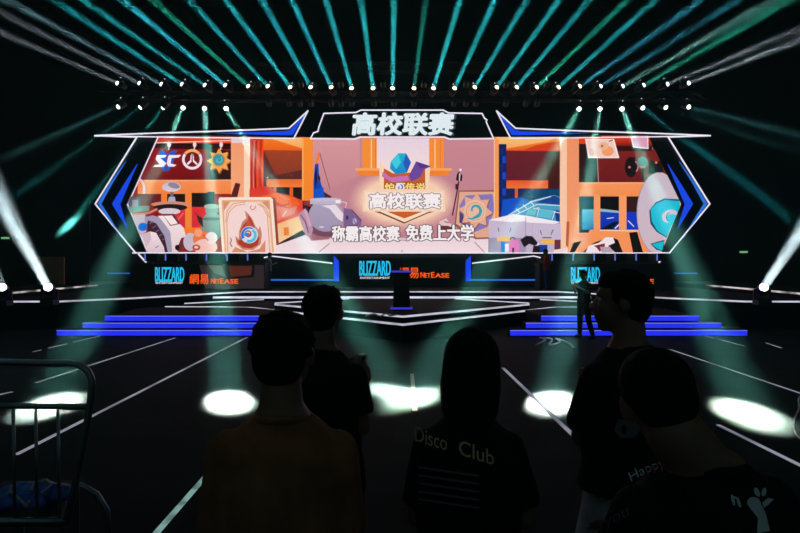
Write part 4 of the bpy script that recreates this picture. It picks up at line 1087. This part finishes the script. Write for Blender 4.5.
# ------------------------------------------------------------ barrier cart and bundle at the lower left
steel = mat('grey_steel', (150,155,162), .28, .8)
YBr = 2.6
def bp_(px,py,dy=0): return P(px,py,YBr+dy)
t = thing('barrier_cart', 'grey tubular steel cart with an upright railing at the lower left corner', 'cart', (P(20,0,YBr).x, YBr, 0))
def arcpts(c, r, a0, a1, n=7, Y=YBr, ky=1.0):
    return [P(c[0]+r*math.cos(math.radians(a0+(a1-a0)*i/n)), c[1]+ky*r*math.sin(math.radians(a0+(a1-a0)*i/n)), Y) for i in range(n+1)]
fr = [P(-70,361,YBr), P(-20,361.5,YBr)] + [P(70,363.5,YBr)] + arcpts((72,384),20,-85,0,7) + [P(91,398,YBr), P(86,430,YBr), P(74,490,YBr), P(66,521,YBr)]
obj('outer_frame', MB().tube(fr, .0155, 12), steel, t, smooth=True)
obj('middle_rail', MB().tube([P(-72,404,YBr),P(90,407,YBr)], .013, 10), steel, t, smooth=True)
for k in range(5):
    obj('upright_bar', MB().tube([P(58-22.3*k,406,YBr),P(59.5-22.3*k,521,YBr)], .0072, 8), steel, t, smooth=True)
obj('bottom_rail', MB().tube([P(-72,521,YBr),P(68,521,YBr)], .017, 10), steel, t, smooth=True)
zb_ = P(0,521,YBr).z
x0_, x1_ = P(-72,0,YBr).x, P(66,0,YBr).x-.2
obj('deck', MB().slab([(x0_,YBr),(x1_+.19,YBr),(P(74,0,YBr+.5).x,YBr+.5),(x0_,YBr+.5)],zb_-.03,zb_), mat('cart_deck',(30,32,36),.6), t, bevel=.01)
ar = [P(-40,533,YBr+.64), P(-30,505,YBr+.64), P(-5,491,YBr+.64), P(30,484.5,YBr+.64), P(80,485,YBr+.64), P(97,494,YBr+.64), P(107,510,YBr+.64), P(109,533,YBr+.64)]
ar = [Vector(p) for p in ar]; ar.append(Vector((ar[-1].x,ar[-1].y,.14))); ar.insert(0, Vector((ar[0].x,ar[0].y,.14)))
obj('rear_hoop', MB().tube(ar, .016, 10), steel, t, smooth=True)
for xx in (x0_+.06, x1_-.06):
    for yy in (YBr+.08, YBr+.54):
        obj('leg', MB().cone((xx,yy,.13),(xx,yy,zb_-.03),.018,.018,10), steel, t)
        obj('wheel', MB().cone((xx-.02,yy,.065),(xx+.02,yy,.065),.065,.065,18), mat('rubber',(22,22,24),.7), t)
# cloth bundle
bx = P(34,510,YBr+.16); B = MB()
rb = random.Random(5)
for k in range(16):
    B.ell((bx.x+rb.uniform(-.11,.11), bx.y+rb.uniform(-.06,.06), zb_+.035+rb.uniform(0,.04)), (rb.uniform(.04,.07),rb.uniform(.03,.06),rb.uniform(.03,.045)), 10, 7)
bun = thing('cloth_bundle', 'crumpled blue bundle tied with pale cord lying on the cart', 'bundle', (bx.x,bx.y,zb_))
obj('cloth', voxel(B, .012, 2, 'cloth') , mat('blue_plastic',(75,115,215),.35,noise=.4,scale=20,bump=.6), bun, smooth=True)
cord = [Vector((bx.x+.13*math.cos(a)*(.6+.4*math.sin(3*a)), bx.y-.07+.05*math.sin(a), zb_+.09+.05*math.sin(2*a))) for a in [i*.4 for i in range(16)]]
obj('cord', MB().tube(cord, .006, 6), mat('cord_pale',(235,230,215),.8), bun, smooth=True)

# ------------------------------------------------------------ world, camera, colour
w = bpy.data.worlds.new('world'); sc.world = w; w.use_nodes = True
bg = w.node_tree.nodes['Background']; bg.inputs[0].default_value = (.33,.76,.80,1); bg.inputs[1].default_value = .046
cam = bpy.data.objects.new('camera', bpy.data.cameras.new('camera')); col.objects.link(cam)
cam.location = (0,0,EYE); cam.rotation_euler = (PI/2,0,0)
cam.data.sensor_width = 36; cam.data.lens = F/800*36; cam.data.shift_x = -2/800; cam.data.clip_start = .05; cam.data.clip_end = 200
sc.camera = cam
vs = sc.view_settings; vs.view_transform = 'Standard'; vs.look = 'None'; vs.gamma = 1; vs.exposure = 0; vs.use_curve_mapping = False
cy = sc.cycles
cy.volume_bounces = 0; cy.max_bounces = 4; cy.diffuse_bounces = 2; cy.use_denoising = True
